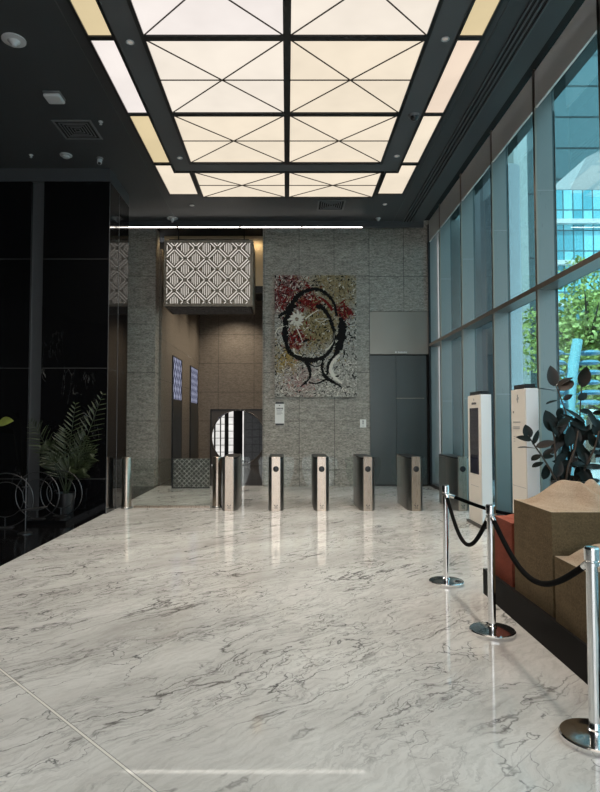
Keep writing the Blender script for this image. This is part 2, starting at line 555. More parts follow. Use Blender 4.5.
# lift doors on the lobby's left wall, a reflected blue lattice painted on as glow
def reflected_lattice_mat():
    b = N('blue_lattice_reflection')
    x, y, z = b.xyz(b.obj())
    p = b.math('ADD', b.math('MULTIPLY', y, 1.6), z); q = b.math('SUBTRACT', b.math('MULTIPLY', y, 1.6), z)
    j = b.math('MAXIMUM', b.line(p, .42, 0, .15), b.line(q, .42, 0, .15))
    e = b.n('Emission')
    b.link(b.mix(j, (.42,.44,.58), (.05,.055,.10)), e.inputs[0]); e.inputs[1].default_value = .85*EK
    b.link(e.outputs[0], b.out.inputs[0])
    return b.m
M['lattice'] = reflected_lattice_mat()
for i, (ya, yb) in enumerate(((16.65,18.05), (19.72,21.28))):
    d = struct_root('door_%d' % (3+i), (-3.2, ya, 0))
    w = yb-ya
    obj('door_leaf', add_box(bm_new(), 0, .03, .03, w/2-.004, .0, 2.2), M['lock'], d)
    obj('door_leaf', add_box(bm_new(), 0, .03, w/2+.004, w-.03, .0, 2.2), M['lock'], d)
    obj('lattice_reflection', add_box(bm_new(), 0, .025, .03, w-.03, 2.22, 3.40), M['lattice'], d)
    bm = bm_new()
    add_box(bm, 0, .04, 0, .03, 0, 3.43); add_box(bm, 0, .04, w-.03, w, 0, 3.43); add_box(bm, 0, .04, .03, w-.03, 3.40, 3.43)
    obj('door_frame', bm, M['blackmetal'], d)

# window wall at the right: one bay per window
ys = [14.73, 13.66, 11.97, 10.15, 8.365, 6.58, 4.80, 3.02, 1.24, -.54, -2.32, -4.1]
for i, (yb, ya) in enumerate(zip(ys, ys[1:])):
    w = struct_root('window_%d' % (i+1), (XW, ya, 0))
    L = yb-ya
    obj('mullion', add_box(bm_new(), .012, .27, -.026, .026, 0, 6.60), M['mull'], w)
    obj('mullion_edge', add_box(bm_new(), -.012, .012, -.03, .03, 0, 6.60), M['bronze'], w)
    obj('transom', add_box(bm_new(), .012, .27, .026, L-.026, 3.44, 3.50), M['mull'], w)
    obj('transom_edge', add_box(bm_new(), -.012, .012, .03, L-.03, 3.435, 3.505), M['bronze'], w)
    obj('head_panel', add_box(bm_new(), 0, .03, .02, L-.02, 6.04, 6.56), M['greymetal'], w)
    obj('sill', add_box(bm_new(), 0, .27, .03, L-.03, 0, .07), M['blackmetal'], w)
    obj('lower_pane', add_box(bm_new(), .235, .25, .027, L-.027, .07, 3.44), M['glasswin'], w)
    obj('upper_pane', add_box(bm_new(), .235, .25, .027, L-.027, 3.50, 6.60), M['glasswin'], w)
    bm = bm_new()
    add_box(bm, .262, .268, -.05, -.027, .07, 6.0); add_box(bm, .012, .262, -.0275, -.026, 2.05, 2.058); add_box(bm, .012, .262, -.0275, -.026, 4.85, 4.858)
    obj('mullion_seam', bm, M['greyink'], w)

# ------------------------------------------------------------------ luminous ceiling
YR = [10.14, 8.48, 6.75, 5.03]                       # cell boundaries along the hall
def prism_thing(poly, z0, z1, mt, parent, name): return obj(name, add_prism(bm_new(), poly, z0, z1), mt, parent)

def wire(bm, a, b, z, w=.0056):
    a = Vector((a[0],a[1],0)); b = Vector((b[0],b[1],0))
    t = (b-a).normalized(); nrm = Vector((-t.y,t.x,0))*w
    add_prism(bm, [(p.x,p.y) for p in (a-nrm, b-nrm, b+nrm, a+nrm)], z-.012, z)

def main_panel(x0, x1, y0, y1, mt, label, group):
    cx, cy = (x0+x1)/2, (y0+y1)/2
    t = thing('ceiling_light_panel', label, 'ceiling light', (cx, cy, ZC-.04), 0, group)
    X, Y = (x1-x0)/2, (y1-y0)/2
    f = .045
    obj('diffuser', add_box(bm_new(), -X+f, X-f, -Y+f, Y-f, .02, .038), mt, t)
    bm = bm_new()
    for a in ((-X,X,-Y,-Y+f), (-X,X,Y-f,Y), (-X,-X+f,-Y+f,Y-f), (X-f,X,-Y+f,Y-f)): add_box(bm, *a, 0, .039)
    obj('frame', bm, M['blackmetal'], t)
    for p, q in (((-X+f,-Y+f),(X-f,Y-f)), ((-X+f,Y-f),(X-f,-Y+f)), ((-X+f,0),(X-f,0))):
        bm = bm_new(); wire(bm, p, q, .019)
        obj('cross_wire', bm, M['wire'], t)
rows = ['nearest the charcoal cross band', 'second from the charcoal cross band', 'cut off by the top of the picture']
mm = [['pCream','pWhite'], ['pWhite','pWhite'], ['pCool','pWhite']]
for r in range(3):
    for c, side in enumerate(('left', 'right')):
        x0, x1 = ((-1.685, 0), (0, 1.645))[c]
        main_panel(x0, x1, YR[r+1], YR[r], M[('pCream','pCream','pWhite')[r] if c else ('pCream','pWhite','pCool')[r]],
                   'square backlit ceiling panel with crossed wires, %s of the pair %s' % (side, rows[r]), 'crossed-wire ceiling panels')
main_panel(-1.69, 0, 10.47, 11.73, M['pCream'], 'shallow crossed-wire ceiling panel beyond the cross band, left one above the lantern side', 'crossed-wire ceiling panels')
main_panel(0, 1.72, 10.47, 11.73, M['pCream'], 'shallow crossed-wire ceiling panel beyond the cross band, right one above the painting side', 'crossed-wire ceiling panels')

def strip_panel(poly, mt, label):
    cx = sum(p[0] for p in poly)/len(poly); cy = sum(p[1] for p in poly)/len(poly)
    t = thing('ceiling_strip_light', label, 'ceiling light', (cx,cy,ZC-.04), 0, 'side strip ceiling lights')
    loc = [(x-cx,y-cy) for x,y in poly]
    f = .035
    n = len(loc)
    # inset outline
    ins = []
    for i in range(n):
        p0, p1, p2 = Vector(loc[i-1]), Vector(loc[i]), Vector(loc[(i+1)%n])
        e1 = (p1-p0).normalized(); e2 = (p2-p1).normalized()
        n1 = Vector((-e1.y,e1.x)); n2 = Vector((-e2.y,e2.x))
        ins.append(tuple(p1 + (n1+n2)/(1+n1.dot(n2))*f))
    obj('diffuser', add_prism(bm_new(), ins, .02, .038), mt, t)
    bm = bm_new()
    for i in range(n):
        j = (i+1)%n
        q = [loc[i], loc[j], ins[j], ins[i]]
        add_prism(bm, q, 0, .039)
    obj('frame', bm, M['blackmetal'], t)
def rectp(x0,x1,y0,y1): return [(x0,y0),(x1,y0),(x1,y1),(x0,y1)]
sd = ['beside the second cross-wired row', 'beside the first cross-wired row', 'cut off by the top of the picture']
cl = ['pYellow','pCool','pYellow']; cr = ['pCream','pPeach','pYellow']
for r in range(3):
    strip_panel(rectp(-2.315,-1.975,YR[r+1],YR[r]), M[cl[r]], ('narrow pale yellow' if cl[r]=='pYellow' else 'narrow white') + ' ceiling strip light on the left, ' + ('just before the L-shaped end piece','between two yellower strips','cut off by the picture top')[r])
    strip_panel(rectp(1.945,2.275,YR[r+1],YR[r]), M[cr[r]], 'narrow ' + ('cream','pinkish cream','yellowish')[r] + ' ceiling strip light on the right, ' + ('just before the L-shaped end piece','second from the L-shaped end piece','cut off by the picture top')[r])
strip_panel([(-2.315,10.16),(-1.98,10.16),(-1.98,10.48),(-1.705,10.48),(-1.705,11.58),(-2.315,11.58)], M['pCream'], 'L-shaped cream ceiling light at the far left corner of the luminous ceiling')
strip_panel([(2.275,10.16),(2.275,11.55),(1.735,11.55),(1.735,10.48),(1.95,10.48),(1.95,10.16)], M['pCream'], 'L-shaped cream ceiling light at the far right corner of the luminous ceiling')
# the luminous ceiling carries on unseen over the camera, built for its light
bm = bm_new()
for x0, x1 in ((-1.62,-.04),(.04,1.62),(-2.25,-2.0),(2.0,2.25)):
    for k in range(5): add_box(bm, x0, x1, 5.07-1.72*(k+1)+.08, 5.07-1.72*k, ZC-.06, ZC-.005)
struct('ceiling_light_unseen', bm, M['pWhite'])

# ------------------------------------------------------------------ ceiling fittings
def fit_light(x, y, label, spot=40, cam_z=ZC-.03):
    t = thing('downlight', label, 'downlight', (x,y,cam_z), 0, 'small ceiling downlights')
    obj('trim_ring', add_lathe(bm_new(), [(.03,0),(.045,-.002),(.05,-.012),(.036,-.012),(.030,0)], 20), M['detector'], t)
    obj('lens', add_lathe(bm_new(), [(0,-.006),(.031,-.006),(.031,0),(0,0)], 20), M['down'], t)
    if spot:
        l = bpy.data.lights.new('downlight_lamp', 'SPOT'); l.energy = spot; l.color = (1,.90,.77)
        l.spot_size = math.radians(140); l.spot_blend = .9; l.shadow_soft_size = .22
        o = bpy.data.objects.new('downlight_lamp', l); COL.objects.link(o); o.location = (x,y,cam_z-.05)
SP = 230
fit_light(-1.83, 6.82, 'small downlight in the left charcoal ceiling band beside the white strip light', SP)
fit_light(-1.80, 9.9, 'small downlight in the left charcoal ceiling band near the far corner', 380)
fit_light(1.83, 6.76, 'small downlight in the right charcoal ceiling band, nearest the picture top', SP)
fit_light(1.83, 9.83, 'small downlight in the right charcoal ceiling band near the far corner', 380)
fit_light(-1.96, 12.2, 'small downlight in black ceiling between the L-shaped left light and the LED line', 0, ZC)
fit_light(2.01, 12.14, 'small downlight in black ceiling between the L-shaped right light and the back wall', 0, ZC)
fit_light(-1.83, 3.8, 'downlight in the left ceiling band above the camera', 70)
fit_light(1.83, 3.8, 'downlight in the right ceiling band above the camera', 70)

def detector(x, y, label, r=.11, h=.06, nip=.03, cat='smoke detector', name='smoke_detector'):
    t = thing(name, label, cat, (x,y,ZC))
    obj('base', add_lathe(bm_new(), [(0,-.02),(r*.7,-.022),(r,-.012),(r,0),(0,0)], 24), M['detector'], t)
    obj('sensing_head', add_lathe(bm_new(), [(0,-h),(nip*.8,-h),(nip,-h*.75),(r*.55,-.02),(0,-.02)], 20), M['detector'], t)
detector(-3.19, 6.83, 'large round white smoke detector in the black ceiling near the left picture edge', .135, .08, .03)
detector(-3.70, 9.87, 'flat round smoke detector in the black ceiling between a sprinkler and a small camera', .10, .05, .06)
detector(-2.52, 13.0, 'round white smoke detector just before the LED line, above the lantern', .12, .09, .03)
t = thing('ceiling_speaker', 'square white rounded box on the black ceiling before the air vent', 'speaker', (-3.18,8.02,ZC))
obj('mount', add_box(bm_new(), -.12,.12,-.12,.12,-.03,0), M['detdark'], t, bevel=.02)
obj('cover', add_box(bm_new(), -.115,.115,-.115,.115,-.075,-.03), M['detector'], t, bevel=.03)
def sprinkler(x, y, label):
    t = thing('sprinkler', label, 'sprinkler', (x,y,ZC))
    obj('rose', add_lathe(bm_new(), [(0,-.012),(.03,-.012),(.035,0),(0,0)], 16), M['detector'], t)
    obj('deflector', add_lathe(bm_new(), [(0,-.045),(.022,-.045),(.022,-.038),(.008,-.036),(.008,-.012),(0,-.012)], 14), M['detector'], t)
sprinkler(-4.286, 9.87, 'tiny pale sprinkler at the left end of the row before the marble block')
sprinkler(-2.77, 8.75, 'tiny dark sprinkler right of the louvred air vent')
t = thing('cctv_camera', 'small white cylindrical camera hanging before the black marble block', 'security camera', (-3.167,9.984,ZC))
obj('bracket', add_lathe(bm_new(), [(0,-.03),(.05,-.03),(.055,0),(0,0)], 18), M['detdark'], t)
obj('camera_body', add_tube(bm_new(), [(0,0,-.03),(0,-.03,-.10)], .04, 16), M['detector'], t)
obj('lens', add_tube(bm_new(), [(0,-.03,-.10),(0,-.034,-.108)], .025, 14), M['blackplastic'], t)
t = thing('dome_camera', 'dark dome camera in the right charcoal ceiling band', 'security camera', (1.84,8.5,ZC-.03))
obj('housing', add_lathe(bm_new(), [(.06,-.03),(.085,-.028),(.09,0),(0,0)], 24), M['detdark'], t)
obj('dome', add_lathe(bm_new(), [(0,-.085),(.03,-.08),(.052,-.062),(.062,-.03),(.0,-.02)], 24), M['blackplastic'], t)
detector(2.0, 13.0, 'small grey round sensor in the ceiling corner right of the LED line', .055, .06, .03, 'sensor', 'ceiling_sensor')

def vent(x, y, X, Y, label):
    t = thing('air_vent', label, 'air vent', (x,y,ZC))
    bm = bm_new(); f = .03
    for a in ((-X,X,-Y,-Y+f), (-X,X,Y-f,Y), (-X,-X+f,-Y+f,Y-f), (X-f,X,-Y+f,Y-f)): add_box(bm, *a, -.012, 0)
    obj('frame', bm, M['detdark'], t)
    obj('backing', add_box(bm_new(), -X+f, X-f, -Y+f, Y-f, -.003, 0), M['void'], t)
    n = 6
    for k in range(1, n):
        s = k/n; a, b = (X-f)*s, (Y-f)*s
        bm = bm_new(); w = .012
        for q in ((-a,a,-b,-b+w), (-a,a,b-w,b), (-a,-a+w,-b,b), (a-w,a,-b,b)): add_box(bm, *q, -.009, -.003)
        obj('slat', bm, M['detdark'], t)
vent(-3.2, 9.0, .29, .30, 'square louvred air vent in the black ceiling at left')
vent(.91, 12.2, .28, .28, 'dim louvred air vent in the black ceiling before the painting')
# long slot diffuser
t = thing('slot_diffuser', 'long black slotted air diffuser running along the right side of the ceiling', 'air vent', (2.68,7,ZC))
obj('tray', add_box(bm_new(), -.10, .10, -7, 6.2, -.006, 0), M['void'], t)
for k in range(4):
    x = -.10 + k*.06
    obj('slat', add_box(bm_new(), x, x+.02, -7, 6.2, -.02, 0), M['ceilband'], t)
# LED line below the cove lip
led = [(-3.85,-2.46,'leftmost length of the white LED line, reflected in the black marble'), (-2.42,-1.07,'length of the white LED line passing in front of the lantern'),
       (-1.03,.31,'length of the white LED line between the lantern and the painting'), (.35,1.67,'rightmost length of the white LED line, above the painting')]
for x0, x1, lb in led:
    t = thing('led_light', lb, 'linear light', ((x0+x1)/2, 13.18, 5.9), 0, 'lengths of the LED line')
    X = (x1-x0)/2
    obj('housing', add_box(bm_new(), -X-.015, X+.015, -.03, .04, .012, .045), M['blackmetal'], t)
    obj('diffuser', add_box(bm_new(), -X, X, -.012, .012, .0, .012), M['led'], t)

# ------------------------------------------------------------------ lantern
def clip(poly, x0, x1, y0, y1):
    def cut(pts, f, inter):
        out = []
        for i in range(len(pts)):
            a, b = pts[i-1], pts[i]
            if f(b):
                if not f(a): out.append(inter(a,b))
                out.append(b)
            elif f(a): out.append(inter(a,b))
        return out
    for ax, lim, sgn in ((0,x0,1),(0,x1,-1),(1,y0,1),(1,y1,-1)):
        if not poly: return poly
        def f(p, ax=ax, lim=lim, sgn=sgn): return sgn*(p[ax]-lim) >= 0
        def it(a, b, ax=ax, lim=lim):
            t = (lim-a[ax])/(b[ax]-a[ax])
            return (a[0]+(b[0]-a[0])*t, a[1]+(b[1]-a[1])*t)
        poly = cut(poly, f, it)
    return poly

def fret(bm, W, H, period, fn, t, ox=.25, oy=.12):
    """lit slots of the fretwork on a W x H face; fn maps (u, v, w) to 3D"""
    h = period/2
    polys = []
    nx, ny = int(W/h)+4, int(H/h)+4
    for i in range(-2, nx):
        for j in range(-2, ny):
            if (i+j) % 2: continue
            cx, cy = ox+i*h, oy+j*h
            for d, w in ((.84*h, .042*h),):
                for sx, sy in ((1,1),(1,-1),(-1,-1),(-1,1)):
                    g = .035*h
                    a = (cx+sx*g, cy+sy*(d-g)); b = (cx+sx*(d-g), cy+sy*g)
                    n = (sx*w*.7, sy*w*.7)
                    polys.append([(a[0]-n[0],a[1]-n[1]), (b[0]-n[0],b[1]-n[1]), (b[0]+n[0],b[1]+n[1]), (a[0]+n[0],a[1]+n[1])])
            for k in (-2,-1,0,1,2):
                bx = k*.165*h; bh = (.62*h - abs(bx))*.92
                if bh <= 0: continue
                w = .030*h
                polys.append([(cx+bx-w,cy-bh),(cx+bx+w,cy-bh),(cx+bx+w,cy+bh),(cx+bx-w,cy+bh)])
    for p in polys:
        p = clip(p, .07, W-.07, .07, H-.07)
        if len(p) >= 3: add_map_prism(bm, p, fn, t)

LW, LH, LD = 2.13, 1.60, 1.08
t = thing('lantern', 'big box lantern with lit diamond fretwork hanging at the lift lobby opening', 'lantern', (-2.945, 14.2, 4.33))
obj('shell', add_box(bm_new(), 0, LW, 0, LD, 0, LH), M['lantern'], t)
bm = bm_new(); fret(bm, LW, LH, .515, lambda u,v,w: (u, -.001-w, v), .004)
obj('front_fretwork', bm, M['litslot'], t)
bm = bm_new(); fret(bm, LW, LD, .515, lambda u,v,w: (u, v, -.001-w), .004, .25, .1)
obj('underside_fretwork', bm, emit('lantern_under_slot', (1,.9,.8), .035), t)
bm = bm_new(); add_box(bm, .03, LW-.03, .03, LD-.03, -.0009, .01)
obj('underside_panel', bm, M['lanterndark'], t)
for x in (.25, LW-.25):
    obj('suspension_rod', add_tube(bm_new(), [(x,LD/2,LH),(x,LD/2,6.42-4.34)], .015, 8), M['blackmetal'], t)
obj('top_cap', add_box(bm_new(), .1, LW-.1, .1, LD-.1, LH, LH+.05), M['blackmetal'], t)

# ------------------------------------------------------------------ painting
def canvas_mat():
    b = N('abstract_canvas')
    P = b.obj()
    x, y, z = b.xyz(P)             # x 0..2.02, z 0..3
    def blob(cx, cz, r, soft=.35, warp=.5):
        nz = b.noise(b.mapping(P, (1,1,1), (0,0,0), (cx*3,0,cz)), 3.5, 5, .65)
        dx = b.math('SUBTRACT', x, cx); dz = b.math('SUBTRACT', z, cz)
        d = b.math('SQRT', b.math('ADD', b.math('MULTIPLY', dx, dx), b.math('MULTIPLY', dz, dz)))
        d = b.math('ADD', d, b.math('MULTIPLY', b.math('SUBTRACT', nz, .5), warp*2))
        return b.math('DIVIDE', b.math('SUBTRACT', r+soft/2, d), soft, clamp=True)
    s1 = b.noise(b.mapping(P, (1,1,1.2)), 22, 6, .75, .8)
    s2 = b.noise(b.mapping(P, (1,1,1), (0,0,0), (5,2,1)), 17, 6, .8, 1.2)
    base = b.ramp(s1, [(.36, (.018,.016,.014)), (.47, (.30,.28,.25)), (.58, (.62,.59,.53))])
    ol = b.ramp(s2, [(.36, (.05,.036,.012)), (.5, (.24,.185,.085)), (.62, (.42,.35,.22))])
    red = b.ramp(s1, [(.40, (.045,.008,.008)), (.6, (.26,.022,.020))])
    dred = b.ramp(s2, [(.36, (.015,.006,.007)), (.54, (.15,.024,.028)), (.63, (.65,.55,.52))])
    yel = b.ramp(s2, [(.36, (.10,.06,.01)), (.6, (.48,.32,.07))])
    c = base
    c = b.mix(blob(1.02, 1.75, .55), c, ol)
    c = b.mix(b.math('MULTIPLY', blob(1.45, 2.75, .62, .5), .85), c, ol)
    c = b.mix(b.math('MULTIPLY', blob(.25, 2.45, .42, .4), .95), c, dred)
    c = b.mix(blob(.45, 2.85, .22, .25), c, dred)
    c = b.mix(b.math('MULTIPLY', blob(.30, .95, .28, .3), .9), c, yel)
    c = b.mix(blob(.55, 1.42, .24, .06, .25), c, red)
    c = b.mix(blob(1.70, 2.12, .20, .08, .3), c, red)
    c = b.mix(blob(.85, 2.35, .26, .12, .4), c, red)
    c = b.mix(b.math('MULTIPLY', blob(.6, .35, .3, .5), .5), c, (.30,.10,.10))
    b.pbsdf(c, .75, 0, b.bump(s1, .8, .03), .15)
    return b.m
AX0, AX1, AZ0, AZ1 = -.305, 1.715, 2.19, 5.205
t = thing('painting', 'large unframed abstract painting with a black egg-shaped ring on the stone wall', 'painting', (AX0, YB-.07, AZ0))
AW, AH = AX1-AX0, AZ1-AZ0
obj('canvas', add_box(bm_new(), 0, AW, 0, .068, 0, AH), canvas_mat(), t)
PX = lambda zx, zy: ((zx-37)/490*AW, (772-zy)/742*AH)      # from sketch units to metres on the canvas
def stroke(name, pts, w, mt, seed=1, closed=False, th=.012):
    """a raised ribbon of paint"""
    rr = random.Random(seed)
    P = [PX(*p) for p in pts]
    # Catmull-Rom
    out = []; n = len(P)
    W = w if isinstance(w, list) else [w]*n
    rng = range(n if closed else n-1)
    for i in rng:
        p0 = P[i-1] if (closed or i) else P[0]; p1 = P[i]; p2 = P[(i+1)%n]; p3 = P[(i+2)%n] if (closed or i+2 < n) else P[-1]
        for k in range(8):
            s = k/8
            q = [.5*((2*p1[a])+(-p0[a]+p2[a])*s+(2*p0[a]-5*p1[a]+4*p2[a]-p3[a])*s*s+(-p0[a]+3*p1[a]-3*p2[a]+p3[a])*s**3) for a in (0,1)]
            out.append((q[0], q[1], (W[i]*(1-s)+W[(i+1)%n]*s)*rr.uniform(.75,1.25)))
    if not closed: out.append((*P[-1], W[-1]))
    bm = bm_new(); m = len(out); L=[];Rr=[];T=[]
    for i, (a, c, ww) in enumerate(out):
        nx = out[(i+1)%m] if (closed or i+1 < m) else out[i]; pv = out[i-1] if (closed or i) else out[0]
        d = Vector((nx[0]-pv[0], nx[1]-pv[1])); d = d.normalized() if d.length > 0 else Vector((1,0))
        q = Vector((-d.y,d.x))*ww/2
        cl = lambda v, hi: min(max(v, .005), hi-.005)
        L.append(bm.verts.new((cl(a+q.x,AW), -.001, cl(c+q.y,AH)))); T.append(bm.verts.new((cl(a,AW), -th, cl(c,AH)))); Rr.append(bm.verts.new((cl(a-q.x,AW), -.001, cl(c-q.y,AH))))
    for i in range(m if closed else m-1):
        j = (i+1)%m
        bm.faces.new((L[i],L[j],T[j],T[i])); bm.faces.new((T[i],T[j],Rr[j],Rr[i]))
    return obj(name, bm, mt, t, smooth=0)
pb = mat('black_paint', (.010,.009,.009), .8, spec=.12); pw = mat('white_paint', (.72,.68,.60), .8, spec=.12); pr = mat('red_paint', (.16,.012,.012), .8, spec=.12)
stroke('black_ring_stroke', [(150,205),(108,300),(100,400),(122,490),(170,530),(250,552),(330,530),(380,470),(394,390),(372,310),(338,245),(300,215)], [.20,.13,.14,.12,.12,.13,.09,.07,.07,.09,.11,.13], pb, 2)
stroke('black_ring_stroke', [(110,262),(165,170),(230,124),(300,118),(352,150),(390,200),(408,280)], [.2,.16,.10,.08,.08,.07,.07], pb, 3)
stroke('black_side_stroke', [(432,290),(442,350),(434,410),(416,480),(395,520)], [.11,.21,.24,.18,.07], pb, 4)
stroke('black_neck_stroke', [(212,548),(245,605),(243,660),(190,712)], [.06,.08,.06,.03], pb, 5)
stroke('black_neck_stroke', [(330,540),(318,600),(345,655),(400,690),(435,712)], [.06,.07,.10,.06,.03], pb, 6)
stroke('black_neck_stroke', [(240,685),(290,690),(345,665)], [.04,.04,.06], pb, 7)
stroke('black_neck_stroke', [(240,570),(285,588),(335,570)], [.04,.03,.04], pb, 17)
stroke('black_neck_stroke', [(395,520),(360,570),(350,640)], [.05,.09,.05], pb, 27)
stroke('black_blot', [(285,215),(305,225),(320,215)], [.08,.13,.06], pb, 8)
stroke('black_blot', [(60,285),(95,260),(130,240)], [.06,.10,.12], pb, 18)
stroke('black_blot', [(200,445),(225,430),(245,425)], [.03,.08,.03], pb, 28)
stroke('white_arc_stroke', [(425,518),(385,560),(372,600),(390,650),(440,692)], [.06,.09,.10,.09,.05], pw, 9)
stroke('white_stroke', [(392,370),(390,430),(365,470),(340,490)], [.02,.03,.04,.04], pw, 10)
stroke('white_stroke', [(365,300),(320,298),(280,302),(315,318),(350,300)], .018, pw, 11)
stroke('white_stroke', [(295,245),(250,275),(220,300)], [.02,.03,.04], pw, 12)
stroke('white_stroke', [(150,480),(160,510),(200,522)], [.03,.03,.02], pw, 13)
stroke('white_stroke', [(40,390),(60,355),(110,340)], [.02,.03,.03], pw, 14)
for k in range(11):
    a = 2*PI*k/11 + .2
    r0 = 12; r1 = 42 + 16*((k*7) % 3)/2
    c0 = (170, 300)
    stroke('white_flower_stroke', [(c0[0]+r0*math.cos(a), c0[1]+r0*math.sin(a)), (c0[0]+r1*.6*math.cos(a+.1), c0[1]+r1*.6*math.sin(a+.1)), (c0[0]+r1*math.cos(a), c0[1]+r1*math.sin(a))], [.06,.07,.03], pw, 20+k, th=.010+.0005*k)
stroke('white_stroke', [(165,345),(185,390),(205,440)], [.03,.025,.015], pw, 15)
stroke('red_stroke', [(300,165),(345,195),(385,245)], [.05,.08,.07], pr, 16)
# dense drips and dabs of paint, one raised layer per colour
pt = mat('tan_paint', (.30,.22,.11), .8, spec=.12); pg = mat('grey_paint', (.34,.32,.29), .8, spec=.12); pk = mat('pink_paint', (.42,.17,.15), .8, spec=.12)
def splatter(name, mt, n, seed, region, size, th):
    rr = random.Random(seed); bm = bm_new()
    for _ in range(n):
        for _try in range(30):
            u, v = rr.random(), rr.random()
            if rr.random() < region(u, v): break
        L = rr.uniform(.4,1)*size; w = L*rr.uniform(.12,.4); a = rr.uniform(0, 2*PI); bend = rr.uniform(-.5,.5)
        k = 5; prev = None
        for i in range(k+1):
            q = i/k - .5
            x = u*AW + L*q*math.cos(a) - bend*L*q*q*math.sin(a); z = v*AH + L*q*math.sin(a) + bend*L*q*q*math.cos(a)
            hw = w/2*(1-(2*q)**2)**.5 if abs(q) < .5 else .001
            nx, nz = -math.sin(a)*hw, math.cos(a)*hw
            cl = lambda t_, hi: min(max(t_, .004), hi-.004)
            cur = [bm.verts.new((cl(x+nx,AW), -.0008, cl(z+nz,AH))), bm.verts.new((cl(x,AW), -th, cl(z,AH))), bm.verts.new((cl(x-nx,AW), -.0008, cl(z-nz,AH)))]
            if prev:
                for m_ in (0,1): bm.faces.new((prev[m_],prev[m_+1],cur[m_+1],cur[m_]))
            prev = cur
    o = obj(name, bm, mt, t, smooth=0); o['kind'] = 'stuff'
    return o
def near_(cu, cv, r): return lambda u, v: math.exp(-(((u-cu)*.67)**2+(v-cv)**2)/r**2)
def anywhere(u, v): return 1
splatter('black_splatter', pb, 800, 1, anywhere, .10, .004)
splatter('grey_splatter', pg, 700, 2, lambda u,v: .25+.75*(v < .45), 0.10, .0045)
splatter('tan_splatter', pt, 520, 3, lambda u,v: near_(.5,.55,.22)(u,v)+near_(.75,.9,.25)(u,v)+near_(.15,.3,.12)(u,v), .10, .005)
splatter('dark_red_splatter', pr, 150, 4, lambda u,v: near_(.1,.82,.16)(u,v)+.6*near_(.85,.7,.08)(u,v)+.5*near_(.3,.5,.09)(u,v)+.5*near_(.4,.8,.1)(u,v), .15, .0055)
splatter('pink_splatter', pk, 60, 5, lambda u,v: near_(.2,.9,.15)(u,v)+.5*near_(.3,.12,.12)(u,v), .09, .006)
splatter('white_splatter', pw, 560, 6, lambda u,v: .3+.7*(v < .3)+near_(.15,.85,.15)(u,v), .085, .0065)

# wall signs
t = thing('wall_sign', 'white notice with black end caps on the stone wall under the painting', 'sign', (-.18, YB-.03, 1.60))
obj('panel', add_box(bm_new(), -.115, .115, 0, .028, -.06, .42), M['paper'], t)
obj('end_cap', add_box(bm_new(), -.10, .10, 0, .029, .422, .465), M['blackplastic'], t)
obj('end_cap', add_box(bm_new(), -.10, .10, 0, .029, -.10, -.062), M['blackplastic'], t)
obj('logo', add_box(bm_new(), -.018, .012, -.002, 0, .37, .39), M['ink'], t)
bm = bm_new()
for k, (x0,x1) in enumerate(((-.075,-.055),(-.045,-.02),(-.01,.015),(.025,.045),(.055,.078))): add_box(bm, x0, x1, -.002, 0, .285+(.008 if k%2 else 0), .325)
obj('heading', bm, M['ink'], t)
bm = bm_new()
for zz, xe in ((.255,.07),(.235,.05),(.20,.06),(.18,.075),(.16,.03)): add_box(bm, -.075, xe, -.002, 0, zz, zz+.009)
obj('text_lines', bm, M['greyink'], t)
t = thing('wall_plate', 'tiny white plate with grey marks on the stone wall beside the steel door', 'sign', (1.87, YB-.014, 1.44))
obj('plate', add_box(bm_new(), -.075, .075, 0, .013, 0, .20), M['paper'], t)
for a in ((-.02,.02,.12,.175), (-.02,.015,.08,.11), (-.022,.022,.03,.042)): obj('mark', add_box(bm_new(), a[0], a[1], -.002, 0, a[2], a[3]), M['greyink'], t)
# small pale lettering over the steel door
t = thing('door_lettering', 'small pale lettering on the steel panel over the dark door', 'sign', (2.71, YB+.1, 3.29))
bm = bm_new(); add_lathe(bm, [(0,0),(.018,0),(.018,.004),(0,.004)], 12)
bmesh.ops.rotate(bm, verts=bm.verts[:], cent=(0,0,0), matrix=Matrix.Rotation(PI/2, 3, 'X'))
bmesh.ops.translate(bm, verts=bm.verts[:], vec=(0,0,.02))
obj('emblem', bm, M['paper'], t)
for k in range(9):
    x = .05 + k*.026
    obj('letter', add_box(bm_new(), x, x+.016, -.004, 0, .005, .03 if k % 3 else .036), M['paper'], t)

